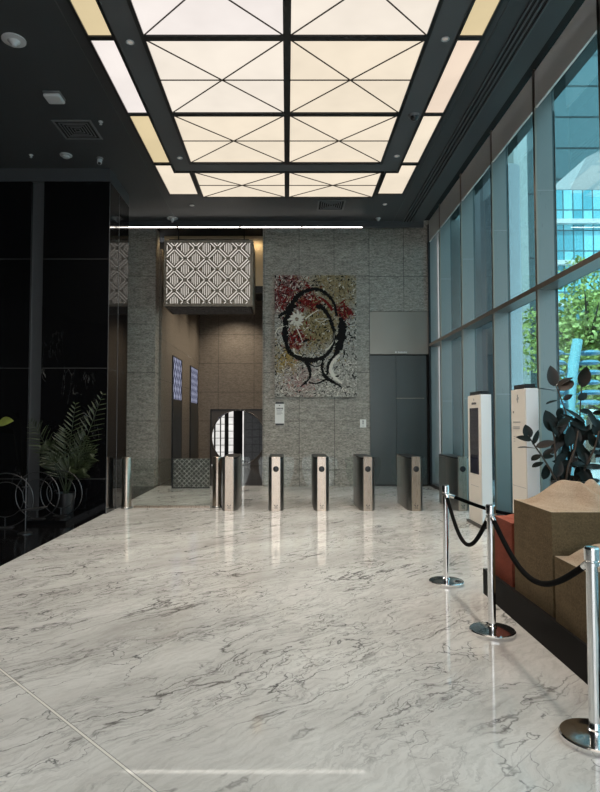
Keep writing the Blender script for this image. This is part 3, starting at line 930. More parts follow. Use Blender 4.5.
# ------------------------------------------------------------------ turnstiles
def flap(side):
    pts = [(0,.36),(.10,.38),(.19,.62),(.205,.86),(.17,.915),(.08,.925),(0,.925)]
    bm = bm_new()
    add_map_prism(bm, [(side*u, v) for u, v in pts], lambda u,v,w: (u, .62+w, v), .012)
    return bm
def turnstile(loc, label):
    t = thing('turnstile', label, 'turnstile', loc, 0, 'row of turnstile gates')
    plan = [(-.08,0),(.08,0),(.135,.10),(.135,1.12),(.10,1.22),(-.10,1.22),(-.135,1.12),(-.135,.10)]
    obj('body', add_prism(bm_new(), plan, 0, .925), M['steeldark'], t)
    obj('top_cover', add_prism(bm_new(), [(x*1.0, y) for x, y in plan], .925, .95), M['blackmetal'], t, bevel=.006)
    obj('front_plate', add_box(bm_new(), -.078, .078, -.016, .0, .0, .95), M['steel'], t, bevel=.005)
    obj('top_lip', add_box(bm_new(), -.078, .078, -.018, .05, .925, .962), M['steel'], t, bevel=.004)
    bm = bm_new(); add_lathe(bm, [(0,0),(.052,0),(.052,.008),(.045,.012),(0,.012)], 24)
    bmesh.ops.rotate(bm, verts=bm.verts[:], cent=(0,0,0), matrix=Matrix.Rotation(PI/2, 3, 'X'))
    bmesh.ops.translate(bm, verts=bm.verts[:], vec=(0,-.016,.745))
    obj('card_reader', bm, M['blackplastic'], t)
    bm = bm_new()
    for s in (-1, 1):
        add_map_prism(bm, [(s*.006,.075),(s*.034,.10),(s*.034,.116),(s*.006,.092)][::s], lambda u,v,w: (u, -.016-w, v), .002)
    add_box(bm, -.03, .03, -.018, -.016, .05, .062)
    obj('arrow_mark', bm, M['ink'], t)
    obj('glass_flap', flap(-1) if False else _shift(flap(-1), -.135), M['glassclear'], t)
    obj('glass_flap', _shift(flap(1), .135), M['glassclear'], t)
    return t
def _shift(bm, dx):
    bmesh.ops.translate(bm, verts=bm.verts[:], vec=(dx,0,0)); return bm
tx = [(-1.03,'turnstile gate with plain steel front beside the round bollard left of the row'),
      (-.197,'turnstile gate with black round reader standing under the wall notice'),
      (.617,'turnstile gate with black round reader under the right half of the painting'),
      (1.44,'turnstile gate with black round reader standing before the dark steel door, left of its pair'),
      (2.30,'turnstile gate with black round reader standing nearest the steel door, right of its pair'),
      (3.13,'turnstile gate partly hidden behind the tall white screen totem')]
ts = turnstile((tx[0][0], 10.75, 0), tx[0][1])
for x, lb in tx[1:]: dup(ts, (x, 10.75, 0), lb)
# the first one is seen from its exit side: no reader
for ch in list(ts.children):
    if ch.name.startswith('card_reader'): bpy.data.objects.remove(ch)

# bollards and low glass barrier
def bollard(loc, label):
    t = thing('bollard', label, 'bollard', loc, 0, 'round steel bollards')
    obj('post', add_lathe(bm_new(), [(0,.03),(.088,.03),(.088,.925),(.082,.935),(0,.935)], 32), M['steel'], t)
    obj('base_ring', add_lathe(bm_new(), [(0,0),(.098,0),(.098,.02),(.088,.032),(0,.032)], 32), M['steeldark'], t)
    return t
b1 = bollard((-2.95, 11.1, 0), 'round steel bollard beside the black marble block')
dup(b1, (-1.30, 11.22, 0), 'round steel bollard just left of the turnstile row')
t = thing('glass_barrier', 'low clear glass barrier between the two steel bollards', 'barrier', (-2.13, 11.16, 0))
obj('pane', add_box(bm_new(), -.71, .71, -.006, .006, .04, .905), M['glassclear'], t)
obj('floor_channel', add_box(bm_new(), -.70, .70, -.02, .02, 0, .04), M['steel'], t)

def screen_pattern():
    b = N('patterned_screen_panel')
    x, y, z = b.xyz(b.obj())
    p = b.math('ADD', x, z); q = b.math('SUBTRACT', x, z)
    j = b.math('MAXIMUM', b.line(p, .115, 0, .028), b.line(q, .115, 0, .028))
    n = b.noise(b.obj(), 12, 4)
    c = b.mix(j, (.055,.052,.046), b.ramp(n, [(.4,(.14,.135,.12)),(.62,(.34,.33,.30))]))
    b.pbsdf(c, .35)
    return b.m
t = thing('low_screen', 'low panel with a pale diamond pattern standing in the lift lobby opening', 'screen', (-2.28, 14.42, 0))
obj('panel', add_box(bm_new(), -.43, .43, -.02, .02, .02, .70), screen_pattern(), t)
obj('frame', add_box(bm_new(), -.44, .44, -.025, .025, 0, .02), M['blackmetal'], t)
obj('frame', add_box(bm_new(), -.47, -.43, -.025, .025, 0, .71), M['blackmetal'], t)

# ------------------------------------------------------------------ totems
def totem(loc, L, name, label, screen):
    t = thing(name, label, 'totem', loc, 0)
    D = .165
    obj('body', add_box(bm_new(), .012, D, 0, L, .04, 2.0), M['white'], t, bevel=.006)
    obj('front_panel', add_box(bm_new(), 0, .013, .004, L-.004, .045, 1.995), M['cream'], t)
    obj('base', add_box(bm_new(), -.03, D+.03, -.05, L+.05, 0, .04), M['blackplastic'], t)
    obj('cap', add_box(bm_new(), .02, D-.02, .05, L-.05, 2.0, 2.055), M['blackplastic'], t)
    if screen:
        obj('screen', add_box(bm_new(), -.004, .004, .10, L-.10, .79, 1.80), M['screen'], t)
        obj('emblem', add_box(bm_new(), -.003, .001, L/2-.015, L/2+.015, 1.915, 1.945), M['greyink'], t)
        for k in range(5):
            y = L/2+.105-k*.046
            obj('letter', add_box(bm_new(), -.003, .001, y-.034, y, 1.855, 1.885+(.006 if k%2 else 0)), M['ink'], t)
        obj('panel_seam', add_box(bm_new(), -.002, .001, .12, L-.12, .60, .606), M['greyink'], t)
    else:
        bm = bm_new()
        add_box(bm, -.003, .001, L*.52-.012, L*.52+.012, 1.83, 1.93); add_box(bm, -.003, .001, L*.52-.035, L*.52-.015, 1.87, 1.90); add_box(bm, -.003, .001, L*.52+.015, L*.52+.03, 1.86, 1.885)
        obj('emblem', bm, M['greyink'], t)
        obj('dot', add_box(bm_new(), -.003, .001, L*.80, L*.86, 1.70, 1.725), M['ink'], t)
        bm = bm_new()
        for zz, a in ((1.58,.35),(1.52,.40),(1.50,.40)): add_box(bm, -.003, .001, L*a, L*.86, zz, zz+.012)
        obj('heading', bm, M['greyink'], t)
        bm = bm_new()
        for zz in (1.40,1.37,1.34): add_box(bm, -.003, .001, L*.74, L*.84, zz, zz+.008)
        obj('text_lines', bm, M['greyink'], t)
        obj('panel_seam', add_box(bm_new(), -.002, .001, .02, L-.02, .78, .786), M['greyink'], t)
        bm = bm_new()
        add_tube(bm, [(-.001, L*.45+.06*math.cos(2*PI*k/24), .55+.06*math.sin(2*PI*k/24)) for k in range(24)], .004, 6, True)
        obj('round_mark', bm, M['greyink'], t)
totem((2.90, 9.0, 0), .62, 'screen_totem', 'tall white totem with a dark upright screen before the far windows', True)
totem((2.90, 7.3, 0), .46, 'directory_totem', 'tall white totem without screen, partly behind the rubber plant', False)

# ------------------------------------------------------------------ sand plinth
t = thing('display_plinth', 'long low black plinth carrying the earth blocks behind the rope barrier', 'plinth', (1.825, 2.9, 0))
obj('body', add_box(bm_new(), 0, 1.1, 0, 2.75, 0, .20), M['plinth'], t)
bm = bm_new()
add_box(bm, 0, .02, 0, 2.75, .20, .23); add_box(bm, 1.08, 1.1, 0, 2.75, .20, .23); add_box(bm, .02, 1.08, 0, .02, .20, .23); add_box(bm, .02, 1.08, 2.73, 2.75, .20, .23)
obj('rim', bm, M['plinth'], t)
def earth_block(name, label, x0, x1, y0, y1, z0, z1, f, ms, mtop, n=60):
    w, d = x1-x0, y1-y0
    t = thing(name, label, 'sculpture', (x0,y0,z0))
    h = z1-z0
    rr = random.Random(len(label))
    bm = bm_new()
    nx, ny = n, max(12, int(n*d/w))
    g = [[None]*(ny+1) for _ in range(nx+1)]
    for i in range(nx+1):
        for j in range(ny+1):
            u, v = i/nx, j/ny
            e = min(1, min(u,1-u)*w/.05, min(v,1-v)*d/.05)
            g[i][j] = bm.verts.new((u*w, v*d, h + f(x0+u*w, y0+v*d)*e + (.004*math.sin(u*40+v*23) if e > .3 else 0)))
    for i in range(nx):
        for j in range(ny): bm.faces.new((g[i][j],g[i+1][j],g[i+1][j+1],g[i][j+1]))
    top = obj('sand_top', bm, mtop, t, smooth=80)
    bm = bm_new(); add_box(bm, 0, w, 0, d, 0, h)
    bmesh.ops.delete(bm, geom=[fc for fc in bm.faces if fc.normal.z > .9 or all(abs(v.co.z-h) < 1e-6 for v in fc.verts)], context='FACES_ONLY')
    bm.faces.ensure_lookup_table()
    obj('earth_body', bm, ms, t)
def ga(x, y, cx, cy, sx, sy): return math.exp(-((x-cx)/sx)**2 - ((y-cy)/sy)**2)
def f_tall(x, y):
    return (.175*ga(x,y,2.19,4.76,.125,.18) + .19*ga(x,y,2.42,4.80,.075,.16) + .11*ga(x,y,2.28,4.62,.06,.14) + .10*ga(x,y,2.62,4.7,.13,.2)
            + .05*ga(x,y,2.05,4.82,.08,.16) + .07*ga(x,y,2.36,4.5,.10,.07) + .012*math.sin(9*x+4)*math.sin(11*y+1) + .006*math.sin(37*x+19*y))
def f_small(x, y):
    return (.14*ga(x,y,2.16,4.08,.13,.16) + .05*ga(x,y,2.0,4.15,.1,.1) + .015*math.sin(13*x)*math.sin(11*y) - .025)
def f_red(x, y):
    return .05*ga(x,y,2.2,5.4,.2,.15) + .012*math.sin(17*x+3)*math.sin(15*y)
earth_block('earth_block', 'tallest brown earth block topped with pale sand dunes', 1.90, 2.82, 4.34, 5.06, .20, .945, f_tall, M['sandside'], M['sandtop'], 80)
earth_block('earth_block', 'low brown earth block at the near end, in front of the tallest block', 1.885, 2.6, 3.82, 4.27, .20, .65, f_small, M['sandside'], M['sandtop'])
earth_block('earth_block', 'low red earth block behind the tallest brown block', 1.90, 2.6, 5.12, 5.54, .20, .735, f_red, M['redsand'], M['redtop'])

# ------------------------------------------------------------------ stanchions and ropes
def stanchion(loc, label):
    t = thing('stanchion', label, 'stanchion', loc, 0, 'chrome rope stanchions')
    obj('base', add_lathe(bm_new(), [(0,0),(.166,0),(.169,.006),(.169,.026),(.163,.033),(.155,.033),(.10,.041),(.045,.048),(0,.048)], 56), M['chrome'], t)
    obj('post', add_lathe(bm_new(), [(0,.046),(.036,.046),(.036,.056),(.0285,.062),(.0285,.87),(0,.87)], 32), M['chrome'], t)
    obj('collar', add_lathe(bm_new(), [(0,.868),(.036,.868),(.036,.884),(.026,.886),(.026,.892),(0,.892)], 32), M['chrome'], t)
    obj('cap', add_lathe(bm_new(), [(0,.892),(.032,.892),(.0365,.897),(.0365,.899),(.0365,.953),(.0365,.955),(.032,.963),(.015,.966),(0,.966)], 32), M['chrome'], t)
    return t
P1, P2, P3, P4, P5 = (1.57,5.98,0), (1.55,4.60,0), (1.545,3.075,0), (3.05,2.55,0), (3.22,5.95,0)
s1 = stanchion(P1, 'chrome rope stanchion farthest back, beside the red earth block')
dup(s1, P2, 'chrome rope stanchion in the middle of the row, before the tallest earth block')
dup(s1, P3, 'chrome rope stanchion nearest the camera at the right picture edge')
dup(s1, P4, 'chrome rope stanchion past the right picture edge')
dup(s1, P5, 'chrome rope stanchion hidden behind the sand dunes by the window')
def rope(a, b, sag, label):
    A, B = Vector((a[0],a[1],.865)), Vector((b[0],b[1],.865))
    d = (B-A); d.z = 0; u = d.normalized()
    t = thing('barrier_rope', label, 'rope', (a[0],a[1],0), 0, 'black barrier ropes')
    A0 = A + u*.045; B0 = B - u*.045
    n = 40
    def at(s):
        p = A0.lerp(B0, s); p.z -= sag*(1-(2*s-1)**2)*(.75+.25*(1-(2*s-1)**2)); return p - Vector(t.location)
    pts = [at(k/n) for k in range(n+1)]
    i0 = 1; i1 = n-1
    obj('rope', add_tube(bm_new(), pts[i0:i1+1], .0175, 12), M['rope'], t)
    for sub, e in ((pts[:i0+1], A), (pts[i1:], B)):
        bm = bm_new(); add_tube(bm, sub, .0195, 12)
        end = sub[0] if e is A else sub[-1]
        tip = e - Vector(t.location) + (u*.030 if e is A else -u*.030) + Vector((0,0,.008))
        add_tube(bm, [end, (end+tip)/2 + Vector((0,0,.008)), tip], .009, 8)
        obj('hook_end', bm, M['chrome'], t)
rope(P1, P2, .335, 'black rope sagging between the farthest and the middle stanchion')
rope(P2, P3, .265, 'black rope sagging between the middle and the nearest stanchion, before the earth blocks')
rope(P1, P5, .20, 'black rope running right from the farthest stanchion behind the red earth block')
rope(P3, P4, .30, 'black rope leaving the nearest stanchion towards the right picture edge')

# ------------------------------------------------------------------ rubber plant
def leaf_mesh(bm, base, tip, width, nrm, mi=0, cup=.12, n=8):
    base, tip, nrm = Vector(base), Vector(tip), Vector(nrm).normalized()
    ax = tip-base; L = ax.length; ax.normalize()
    side = ax.cross(nrm).normalized(); nrm = side.cross(ax).normalized()
    Lf=[];C=[];Rt=[]
    for k in range(n+1):
        s = k/n
        w = width/2*math.sin(PI*min(1,s**.85))**.75 if 0 < s < 1 else 0.0005
        bend = -cup*L*(s-.0)**2*.6
        p = base + ax*L*s + nrm*bend
        C.append(bm.verts.new(p)); Lf.append(bm.verts.new(p+side*w+nrm*w*.25)); Rt.append(bm.verts.new(p-side*w+nrm*w*.25))
    for k in range(n):
        for A, B in ((Lf,C),(C,Rt)):
            f = bm.faces.new((A[k],B[k],B[k+1],A[k+1])); f.material_index = mi; f.smooth = True
def rubber_mat():
    b = N('rubber_leaf')
    n = b.noise(b.obj(), 9, 3)
    c = b.ramp(n, [(.35,(.004,.006,.004)),(.55,(.008,.009,.006)),(.72,(.018,.011,.008))])
    b.pbsdf(c, .36, 0, None, .28)
    return b.m
RM = rubber_mat()
RM2 = mat('rubber_leaf_brown', (.030,.018,.012), .4)
RY = 6.95
def Q(zx, zy, dy=0.0):
    """plant sketch units (5.66 per picture pixel) at the plant's own distance -> metres relative to the pot"""
    px, py = 500+zx/5.66, 360+zy/5.66
    s = (RY+dy)/600
    return Vector(((px-287)*s - 3.25, dy, 1.6+(421-py)*s))
t = thing('rubber_plant', 'dark-leaved rubber plant in a black pot between the windows and sand dunes', 'plant', (3.25, RY, 0))
obj('pot', add_lathe(bm_new(), [(0,0),(.15,0),(.205,.90),(.215,.92),(.195,.92),(.185,.86),(0,.86)], 40), M['pot'], t)
obj('soil', add_lathe(bm_new(), [(0,.84),(.184,.84),(.184,.875),(0,.885)], 30), M['soil'], t)
stems = [[(330,690,.0),(310,560,.02),(303,430,.0),(285,350,-.02)],
         [(380,690,.03),(400,560,.03),(398,440,.03),(370,290,.02),(340,200,.0),(312,130,-.03)],
         [(320,690,-.04),(280,620,-.08),(240,555,-.12),(190,480,-.16),(155,425,-.18)],
         [(410,690,.05),(430,560,.06),(445,430,.05),(455,260,.04),(465,150,.02)],
         [(430,690,.0),(480,600,-.05),(530,500,-.08),(560,400,-.10)],
         [(360,690,-.06),(380,600,-.10),(420,500,-.12),(440,400,-.12)]]
bm = bm_new()
for s in stems:
    pts = [Q(*p) for p in s]
    pts[0].z = .87
    pts[0].x = max(-.14, min(.14, pts[0].x))
    add_tube(bm, pts, [.013-.0016*k for k in range(len(pts))], 8)
obj('stems', bm, M['stem'], t)
RL = random.Random(3)
RX = random.Random(21)
# (centre x, centre y, length, width, angle of the axis in degrees from up, depth, face-on amount)
leaves = [(300,90,105,72,-12,-.05,1),(482,95,112,72,18,.0,1),(368,122,95,22,58,.05,.3),(378,142,95,34,52,-.02,.4),(152,405,72,62,-10,-.2,1),(132,444,74,40,-75,-.2,.7),
 (200,437,78,34,22,-.18,.9),(148,495,100,14,88,-.2,.2),(265,166,92,14,95,.0,.2),(300,236,80,14,70,.0,.2),(470,206,70,44,60,.02,.8),(386,210,55,32,60,.0,.8),
 (278,345,112,92,-14,-.05,1),(338,296,60,48,40,.0,.9),(490,292,78,38,95,.0,.8),(425,312,120,40,-50,-.03,.6),(255,475,100,46,72,-.08,.8),(350,372,110,52,30,-.02,.9),
 (432,385,130,110,10,-.05,1),(392,430,110,70,15,-.08,1),(548,380,90,70,20,-.05,1),(520,455,70,60,-30,-.05,1),(442,492,90,56,-40,-.08,.9),(268,520,64,34,50,-.08,.8),
 (200,550,64,20,60,-.14,.5),(208,590,66,18,65,-.14,.5),(268,546,70,22,75,-.10,.5),(250,632,78,60,10,-.05,1),(322,612,90,64,12,-.08,1),(360,645,80,50,-35,-.08,.9),
 (345,548,80,46,60,-.05,.8),(472,552,80,52,-30,-.06,.9),(540,522,76,34,95,-.05,.6),(460,592,110,24,88,-.06,.4),(532,605,120,26,85,-.06,.4),(470,662,90,60,-15,-.05,1),
 (395,330,100,34,-60,-.02,.6),(330,442,80,52,30,.02,.9),(502,420,80,44,40,.02,.8),(430,640,80,40,20,.02,.9),(400,560,90,50,-10,.05,.9),(300,660,60,40,30,.0,.9),
 (560,300,60,24,80,.05,.5),(570,470,80,50,60,.0,.8),(545,270,110,14,110,.05,.25),(440,420,110,60,-25,.04,1),(365,500,90,52,-20,.03,1),(590,420,90,60,30,-.03,.9),(600,560,90,60,70,-.03,.8),(420,520,80,44,35,.02,.9)]
for _ in range(30):
    leaves.append((RX.uniform(300,590), RX.uniform(330,690), RX.uniform(75,110), RX.uniform(30,46), RX.choice((-1,1))*RX.uniform(15,85), RX.uniform(-.10,.14), RX.uniform(.6,1)))
bm = bm_new()
for i, (cx, cy, L, W, ang, dy, face) in enumerate(leaves):
    L *= 1.16; W *= .96
    a = math.radians(ang)
    ax = Vector((math.sin(a), RL.uniform(-.3,.3), math.cos(a))).normalized()
    s = (RY+dy)/600/5.66
    c = Q(cx, cy, dy + RL.uniform(-.03,.03))
    nrm = Vector((RL.uniform(-.25,.25), -face, (1-face)*1.2 + RL.uniform(-.1,.2)))
    w = W*s/max(.35, face) if face < .6 else W*s
    leaf_mesh(bm, c-ax*L*s/2, c+ax*L*s/2, w, nrm, 1 if i in (3,11,16,0) else 0)
obj('leaves', bm, [RM, RM2], t, smooth=0)

# ------------------------------------------------------------------ palm and hoops by the black marble
def palm(loc, label, fronds, seed, colr, pot_r=.17, pot_h=.34, bulk=True):
    rr = random.Random(seed)
    t = thing('potted_palm', label, 'plant', loc)
    obj('pot', add_lathe(bm_new(), [(0,0),(pot_r*.8,0),(pot_r,pot_h),(pot_r*.9,pot_h),(pot_r*.88,pot_h-.03),(0,pot_h-.03)], 28), M['pot'], t)
    bm = bm_new(); bs = bm_new()
    for (tx, ty, tz, arch) in fronds:
        b0 = Vector((rr.uniform(-.04,.04), rr.uniform(-.04,.04), pot_h-.03)); tip = Vector((tx,ty,tz))
        mid = (b0+tip)/2 + Vector((0,0,arch))
        pts = [b0*(1-s)**2 + mid*2*s*(1-s) + tip*s*s for s in [k/18 for k in range(19)]]
        add_tube(bs, pts, [.010*(1-.8*k/18) for k in range(19)], 6)
        for kk in range(12, 40):
            s = min(1, kk/38); k = min(18, int(s*18))
            d = (pts[min(k+1,18)]-pts[k-1]).normalized()
            side = d.cross(Vector((0,-1,.3))).normalized()
            for sg in (-1,1):
                l = .30*math.sin(PI*(.18+.75*s))*rr.uniform(.8,1.15)
                dirn = (side*sg*.75 + d*.75 + Vector((0,rr.uniform(-.25,.25),-.18))).normalized()
                leaf_mesh(bm, pts[k], pts[k]+dirn*l, .020, Vector((rr.uniform(-.3,.3),-1,.6)), 0, .15, 5)
    obj('stems', bs, colr, t); obj('fronds', bm, colr, t, smooth=0)
PG = mat('palm_leaf_shaded', (.020,.030,.010), .5, var=.4, scale=6)  # leaf green darkened, the corner's shade put into the colour
PGY = mat('yellow_green_leaf', (.16,.19,.04), .5, var=.3, scale=6)  # the leaf's own yellow-green
palm((-3.72,10.12,.06), 'dim potted palm standing before the black marble block',
     [(-.55,-.1,1.52,.25),(.62,-.05,1.98,.05),(.15,0,1.82,.1),(.50,-.1,1.0,.45),(.36,-.15,1.3,.25),(-.3,-.1,1.15,.3),(-.2,-.2,.9,.3),(.42,-.2,.75,.35),(.05,-.2,1.4,.2),(.2,-.3,.8,.3)], 11, PG)
# broad-leaved plant cut off by the left picture edge
t = thing('broad_leaf_plant', 'plant with one broad yellow-green leaf at the left picture edge', 'plant', (-4.85,9.75,.06))
obj('pot', add_lathe(bm_new(), [(0,0),(.14,0),(.17,.32),(.15,.32),(.145,.29),(0,.29)], 28), M['pot'], t)
bs = bm_new(); bm = bm_new()
for tx, tz, w in ((.42,1.62,.2),(-.2,1.75,.22),(-.5,1.45,.2),(.1,1.3,.18)):
    p0 = Vector((0,0,.29)); p1 = Vector((tx*.4,-.02,tz*.92))
    add_tube(bs, [p0, (p0+p1)/2+Vector((tx*.05,0,.05)), p1], .008, 6)
    leaf_mesh(bm, p1, (tx,-.06,tz-.06), w, (0.1,-1,.9), 0, .2, 8)
obj('stems', bs, PGY, t); obj('leaves', bm, PGY, t, smooth=0)

def hoop(loc, r, r2, label, rot):
    t = thing('hoop_sculpture', label, 'sculpture', loc, rot, 'metal hoop sculptures')
    def ring(rad, cz, w):
        bm = bm_new(); n = 72
        add_tube(bm, [(rad*math.cos(2*PI*k/n), 0, cz+rad*math.sin(2*PI*k/n)) for k in range(n)], w, 8, True); return bm
    obj('outer_hoop', ring(r, r+.012, .008), M['hoop'], t)
    obj('inner_hoop', ring(r2, r*1.05, .006), M['hoop'], t)
    obj('strut', add_tube(bm_new(), [(0,0,.012),(0,0,r*1.05-r2)], .006, 8), M['hoop'], t)
    obj('foot', add_box(bm_new(), -.12,.12,-.06,.06,-.004,.006), M['hoop'], t)
hoop((-4.22,9.05,.004), .40, .26, 'large thin metal hoop nearest the left picture edge, before the black marble', .1)
hoop((-3.93,9.5,.064), .36, .24, 'middle thin metal hoop of three before the palm', -.1)
hoop((-3.66,9.78,.064), .36, .25, 'thin metal hoop farthest right, half behind the palm', -.15)
t = thing('sign_stand', 'small dim post stand with a tilted plate among the metal hoops', 'stand', (-3.72,8.6,0))
obj('foot', add_lathe(bm_new(), [(0,0),(.10,0),(.10,.012),(0,.014)], 24), M['hoop'], t)
obj('post', add_tube(bm_new(), [(0,0,.012),(0,0,.78)], .009, 10), M['hoop'], t)
bm = bm_new(); add_box(bm, -.05,.28,-.09,.09,-.006,.006)
bmesh.ops.rotate(bm, verts=bm.verts[:], cent=(0,0,0), matrix=Matrix.Rotation(-.12, 3, 'Y'))
bmesh.ops.translate(bm, verts=bm.verts[:], vec=(0,0,.34))
obj('plate', bm, M['hoop'], t)
obj('crossbar', add_tube(bm_new(), [(-.06,0,.66),(.06,0,.66)], .008, 8), M['hoop'], t)

# ------------------------------------------------------------------ outside
struct('ground_street', add_box(bm_new(), 3.92, 140, -60, 160, -.25, -.12), mat('pale_paving', (.50,.51,.52), .7, var=.15, scale=1.5))
b = N('asphalt'); b.pbsdf(b.ramp(b.noise(b.obj(), 8, 4), [(.3,(.13,.135,.14)),(.7,(.2,.205,.21))]), .8)
struct('road_outside', add_box(bm_new(), 15, 23, -60, 160, -.12, -.10), b.m)

# cyan curtain-wall building
def facade(name, c0, c1, frame, gx, gz, gw):
    b = N(name)
    x, y, z = b.xyz(b.obj())
    j = b.math('MAXIMUM', b.line(x, gx, 0, gw), b.line(z, gz, 0, gw))
    cell = b.n('TexWhiteNoise', noise_dimensions='3D')
    cv = b.n('CombineXYZ')
    b.link(b.math('FLOOR', b.math('DIVIDE', x, gx)), cv.inputs[0]); b.link(b.math('FLOOR', b.math('DIVIDE', z, gz)), cv.inputs[2])
    b.link(cv.outputs[0], cell.inputs[0])
    c = b.mix(cell.outputs[0], c0, c1)
    c = b.mix(j, c, frame)
    b.pbsdf(c, .25)
    return b.m
t = thing('office_building', 'distant glass office block with bright cyan windows above the street tree', 'building', (26,60,-.12))
obj('glass_wall', add_box(bm_new(), 0, 26, 0, 14, 0, 25.2), facade('cyan_curtain_wall', (.10,.40,.50), (.36,.82,.92), (.07,.15,.18), 1.0, 2.1, .13), t)
bm = bm_new()
for z in (9, 13.2, 17.4, 21.6): add_box(bm, -.2, 26, -.5, 0, z, z+.45)
obj('spandrel', bm, mat('white_spandrel', (.75,.78,.78), .5), t)
bm = bm_new()
add_map_prism(bm, [(3,25.2),(26,25.2),(26,31.5),(9,31),(5,29)], lambda u,v,w: (u, 1+w, v), 10)
obj('roof_storey', bm, mat('pale_roof_cladding', (.42,.41,.42), .5), t)
t = thing('tower', 'tall teal-grey clad tower with horizontal joints behind the cyan office block', 'building', (30,78,-.12))
obj('walls', add_box(bm_new(), 0, 40, 0, 20, 0, 90), facade('teal_cladding', (.10,.175,.195), (.13,.21,.235), (.03,.05,.055), 24, 4.2, .28), t)
t = thing('neighbour_building', 'teal-grey neighbouring facade of vertical bands beyond the far windows', 'building', (6.0,31,-.12))
obj('walls', add_box(bm_new(), 0, 7.6, 0, 10, 0, 32), facade('banded_facade', (.10,.15,.16), (.24,.31,.32), (.06,.075,.08), .8, 3.4, .1), t)
obj('pier', add_box(bm_new(), 3.2, 4.1, -1.2, 0, 0, 32), mat('dark_pier', (.05,.055,.06), .5), t)
obj('pier', add_box(bm_new(), 5.6, 6.3, -.8, 0, 0, 32), mat('pale_pier', (.45,.48,.48), .5), t)
# steel column and dark slab just outside the glass
t = thing('steel_column', 'bright round steel column outside the window, behind the white totems', 'column', (4.75,12.85,-.12))
obj('shaft', add_lathe(bm_new(), [(0,.1),(.30,.1),(.30,7.2),(0,7.2)], 40), brushed('column_steel', (.50,.53,.54), .25, 'Z'), t)
obj('base', add_lathe(bm_new(), [(0,0),(.36,0),(.36,.1),(.30,.12),(0,.12)], 40), M['steeldark'], t)
t = thing('stone_pier', 'dark stone pier outside beyond the far windows', 'pillar', (5.75,17.6,-.12))
obj('shaft', add_box(bm_new(), 0, .75, 0, .7, 0, 9), mat('dark_outside_stone', (.055,.055,.062), .5, var=.3), t)
obj('capping', add_box(bm_new(), -.05, .80, -.05, .75, 9, 9.2), M['greymetal'], t)

# street sculpture: curved cyan mast with discs
t = thing('mast_sculpture', 'curved pale cyan mast with rows of blue discs outside the near window', 'sculpture', (7.55,16,-.12))
cy_m = mat('cyan_painted_metal', (.30,.64,.72), .35); bl_m = mat('blue_disc', (.16,.36,.50), .3)
bm = bm_new()
pts = [(-.12,0,0),(-.10,0,.9),(-.05,0,1.8),(.02,0,2.6),(.12,0,3.3),(.24,0,3.9)]
add_tube(bm, pts, [.16,.155,.15,.145,.14,.13], 14)
obj('mast', bm, cy_m, t)
for k in range(6):
    z = 2.2+.27*k
    for sg in (-1,1):
        bm = bm_new()
        cx = .0 + .08*(k/3) + sg*(.46+.04*(k%2))
        add_lathe(bm, [(0,-.05),(.22,-.05),(.30,0),(.22,.06),(0,.09)], 20, (cx,-.1+.05*k,z))
        add_tube(bm, [(.05*k*.4,0,z-.05),(cx,-.1+.05*k,z)], .02, 6)
        obj('disc_arm', bm, bl_m, t)
obj('lamp_disc', add_lathe(bm_new(), [(0,-.08),(.18,-.05),(.22,0),(.18,.05),(0,.08)], 20, (.38,-.35,1.95)), mat('pale_disc', (.8,.92,.92), .4), t)
obj('disc_bracket', add_tube(bm_new(), [(0,0,1.85),(.38,-.35,1.95)], .02, 6), cy_m, t)

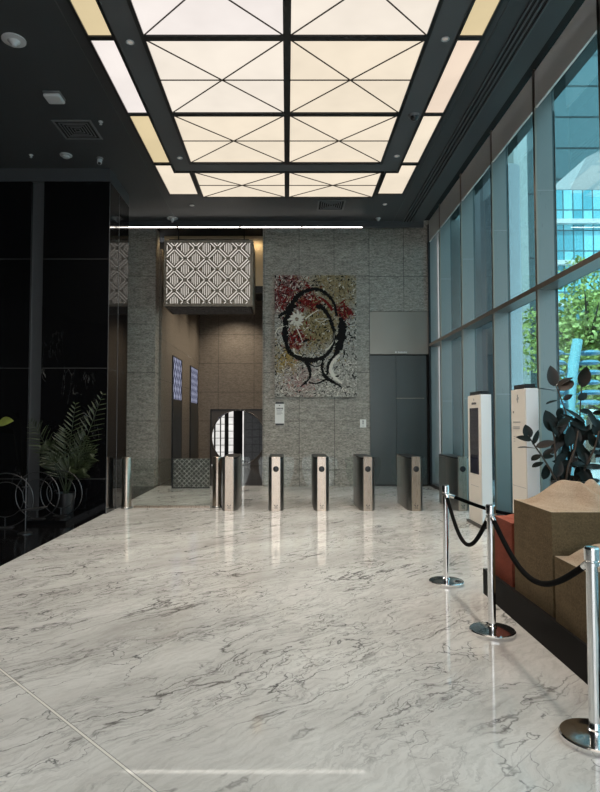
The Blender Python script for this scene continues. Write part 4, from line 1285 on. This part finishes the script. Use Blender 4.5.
# street trees
def tree(loc, label, H, Rr, n, seed, c0, c1):
    rr = random.Random(seed)
    t = thing('street_tree', label, 'tree', loc, 0, 'trees along the street')
    bm = bm_new()
    add_tube(bm, [(0,0,0),(.05,0,H*.25),(-.05,.05,H*.5),(0,0,H*.8)], [.20,.16,.12,.05], 10)
    for k in range(9):
        a = 2*PI*k/9+rr.random(); z0 = H*(.3+.045*k)
        add_tube(bm, [(0,0,z0),(Rr*.4*math.cos(a),Rr*.4*math.sin(a),z0+H*.12),(Rr*.75*math.cos(a),Rr*.75*math.sin(a),z0+H*.2)], [.07,.05,.02], 6)
    obj('trunk', bm, M['bark'], t)
    b = N('tree_leaf'); oi = b.noise(b.obj(), 1.3, 3)
    b.pbsdf(b.ramp(oi, [(.3,c0),(.7,c1)]), .5)
    bm = bm_new()
    blobs = []
    for k in range(26):
        th = rr.uniform(0,2*PI); u = rr.uniform(-1,1); q = rr.random()**.4
        blobs.append((Rr*.75*q*math.cos(th)*math.sqrt(1-u*u), Rr*.75*q*math.sin(th)*math.sqrt(1-u*u), H*.62+u*q*H*.32, rr.uniform(.28,.42)*Rr))
    for k in range(n):
        bx, by, bz, br = rr.choice(blobs)
        v = Vector((rr.gauss(0,1),rr.gauss(0,1),rr.gauss(0,1))).normalized()*br*rr.uniform(.6,1.0)
        p = Vector((bx,by,bz)) + v
        d = Vector((rr.gauss(0,1),rr.gauss(0,1),rr.gauss(0,.6)-.3)).normalized()
        s = d.cross(Vector((rr.gauss(0,1),rr.gauss(0,1),rr.gauss(0,1)))).normalized()
        l = rr.uniform(.14,.26); w = l*.36
        q = [bm.verts.new(x) for x in (p, p+d*l*.5+s*w, p+d*l, p+d*l*.5-s*w)]
        bm.faces.new(q)
    obj('foliage', bm, b.m, t, smooth=0)
tree((12.6,25,-.12), 'leafy green street tree nearest the window glass', 8.6, 3.2, 9000, 5, (.22,.30,.06), (.55,.62,.22))
tree((18.6,35,-.12), 'leafy green street tree standing behind the nearest one', 10.5, 4.2, 8000, 6, (.16,.25,.05), (.45,.54,.17))
tree((27,49,-.12), 'darker street tree farthest back under the office block', 11.5, 4.6, 6000, 8, (.12,.2,.05), (.35,.45,.14))

# ------------------------------------------------------------------ light
w = bpy.data.worlds.new('sky'); S.world = w; w.use_nodes = True
nt = w.node_tree; nt.nodes.clear()
bg = nt.nodes.new('ShaderNodeBackground'); wo = nt.nodes.new('ShaderNodeOutputWorld')
bg.inputs[0].default_value = (.95,.97,1.0,1); bg.inputs[1].default_value = 1.9
nt.links.new(bg.outputs[0], wo.inputs[0])
sun = bpy.data.lights.new('sun', 'SUN'); sun.energy = 8; sun.angle = .02; sun.color = (1,.95,.85)
so = bpy.data.objects.new('sun', sun); COL.objects.link(so)
so.rotation_euler = Vector((.55,.45,-1)).to_track_quat('-Z','Y').to_euler()
def lamp(name, kind, loc, energy, color, aim=None, **kw):
    l = bpy.data.lights.new(name, kind); l.energy = energy; l.color = color
    for k, v in kw.items(): setattr(l, k, v)
    o = bpy.data.objects.new(name, l); COL.objects.link(o); o.location = loc
    if aim: o.rotation_euler = (Vector(aim)-Vector(loc)).to_track_quat('-Z','Y').to_euler()
    return o
for y in (16.6, 18.6, 20.6):
    lamp('lobby_downlight', 'SPOT', (-1.8,y,5.95), 230, (1,.86,.68), (-1.8,y,0), spot_size=math.radians(120), spot_blend=.8, shadow_soft_size=.06)
for x in (-3.05, -.8):
    lamp('header_spot', 'SPOT', (x,14.98,6.36), 5, (1,.80,.52), (x,15.46,5.5), spot_size=math.radians(120), spot_blend=.6, shadow_soft_size=.12)

S.view_settings.view_transform = 'Standard'
S.view_settings.look = 'None'
S.view_settings.gamma = 1
S.view_settings.exposure = EXPO
S.view_settings.use_curve_mapping = False
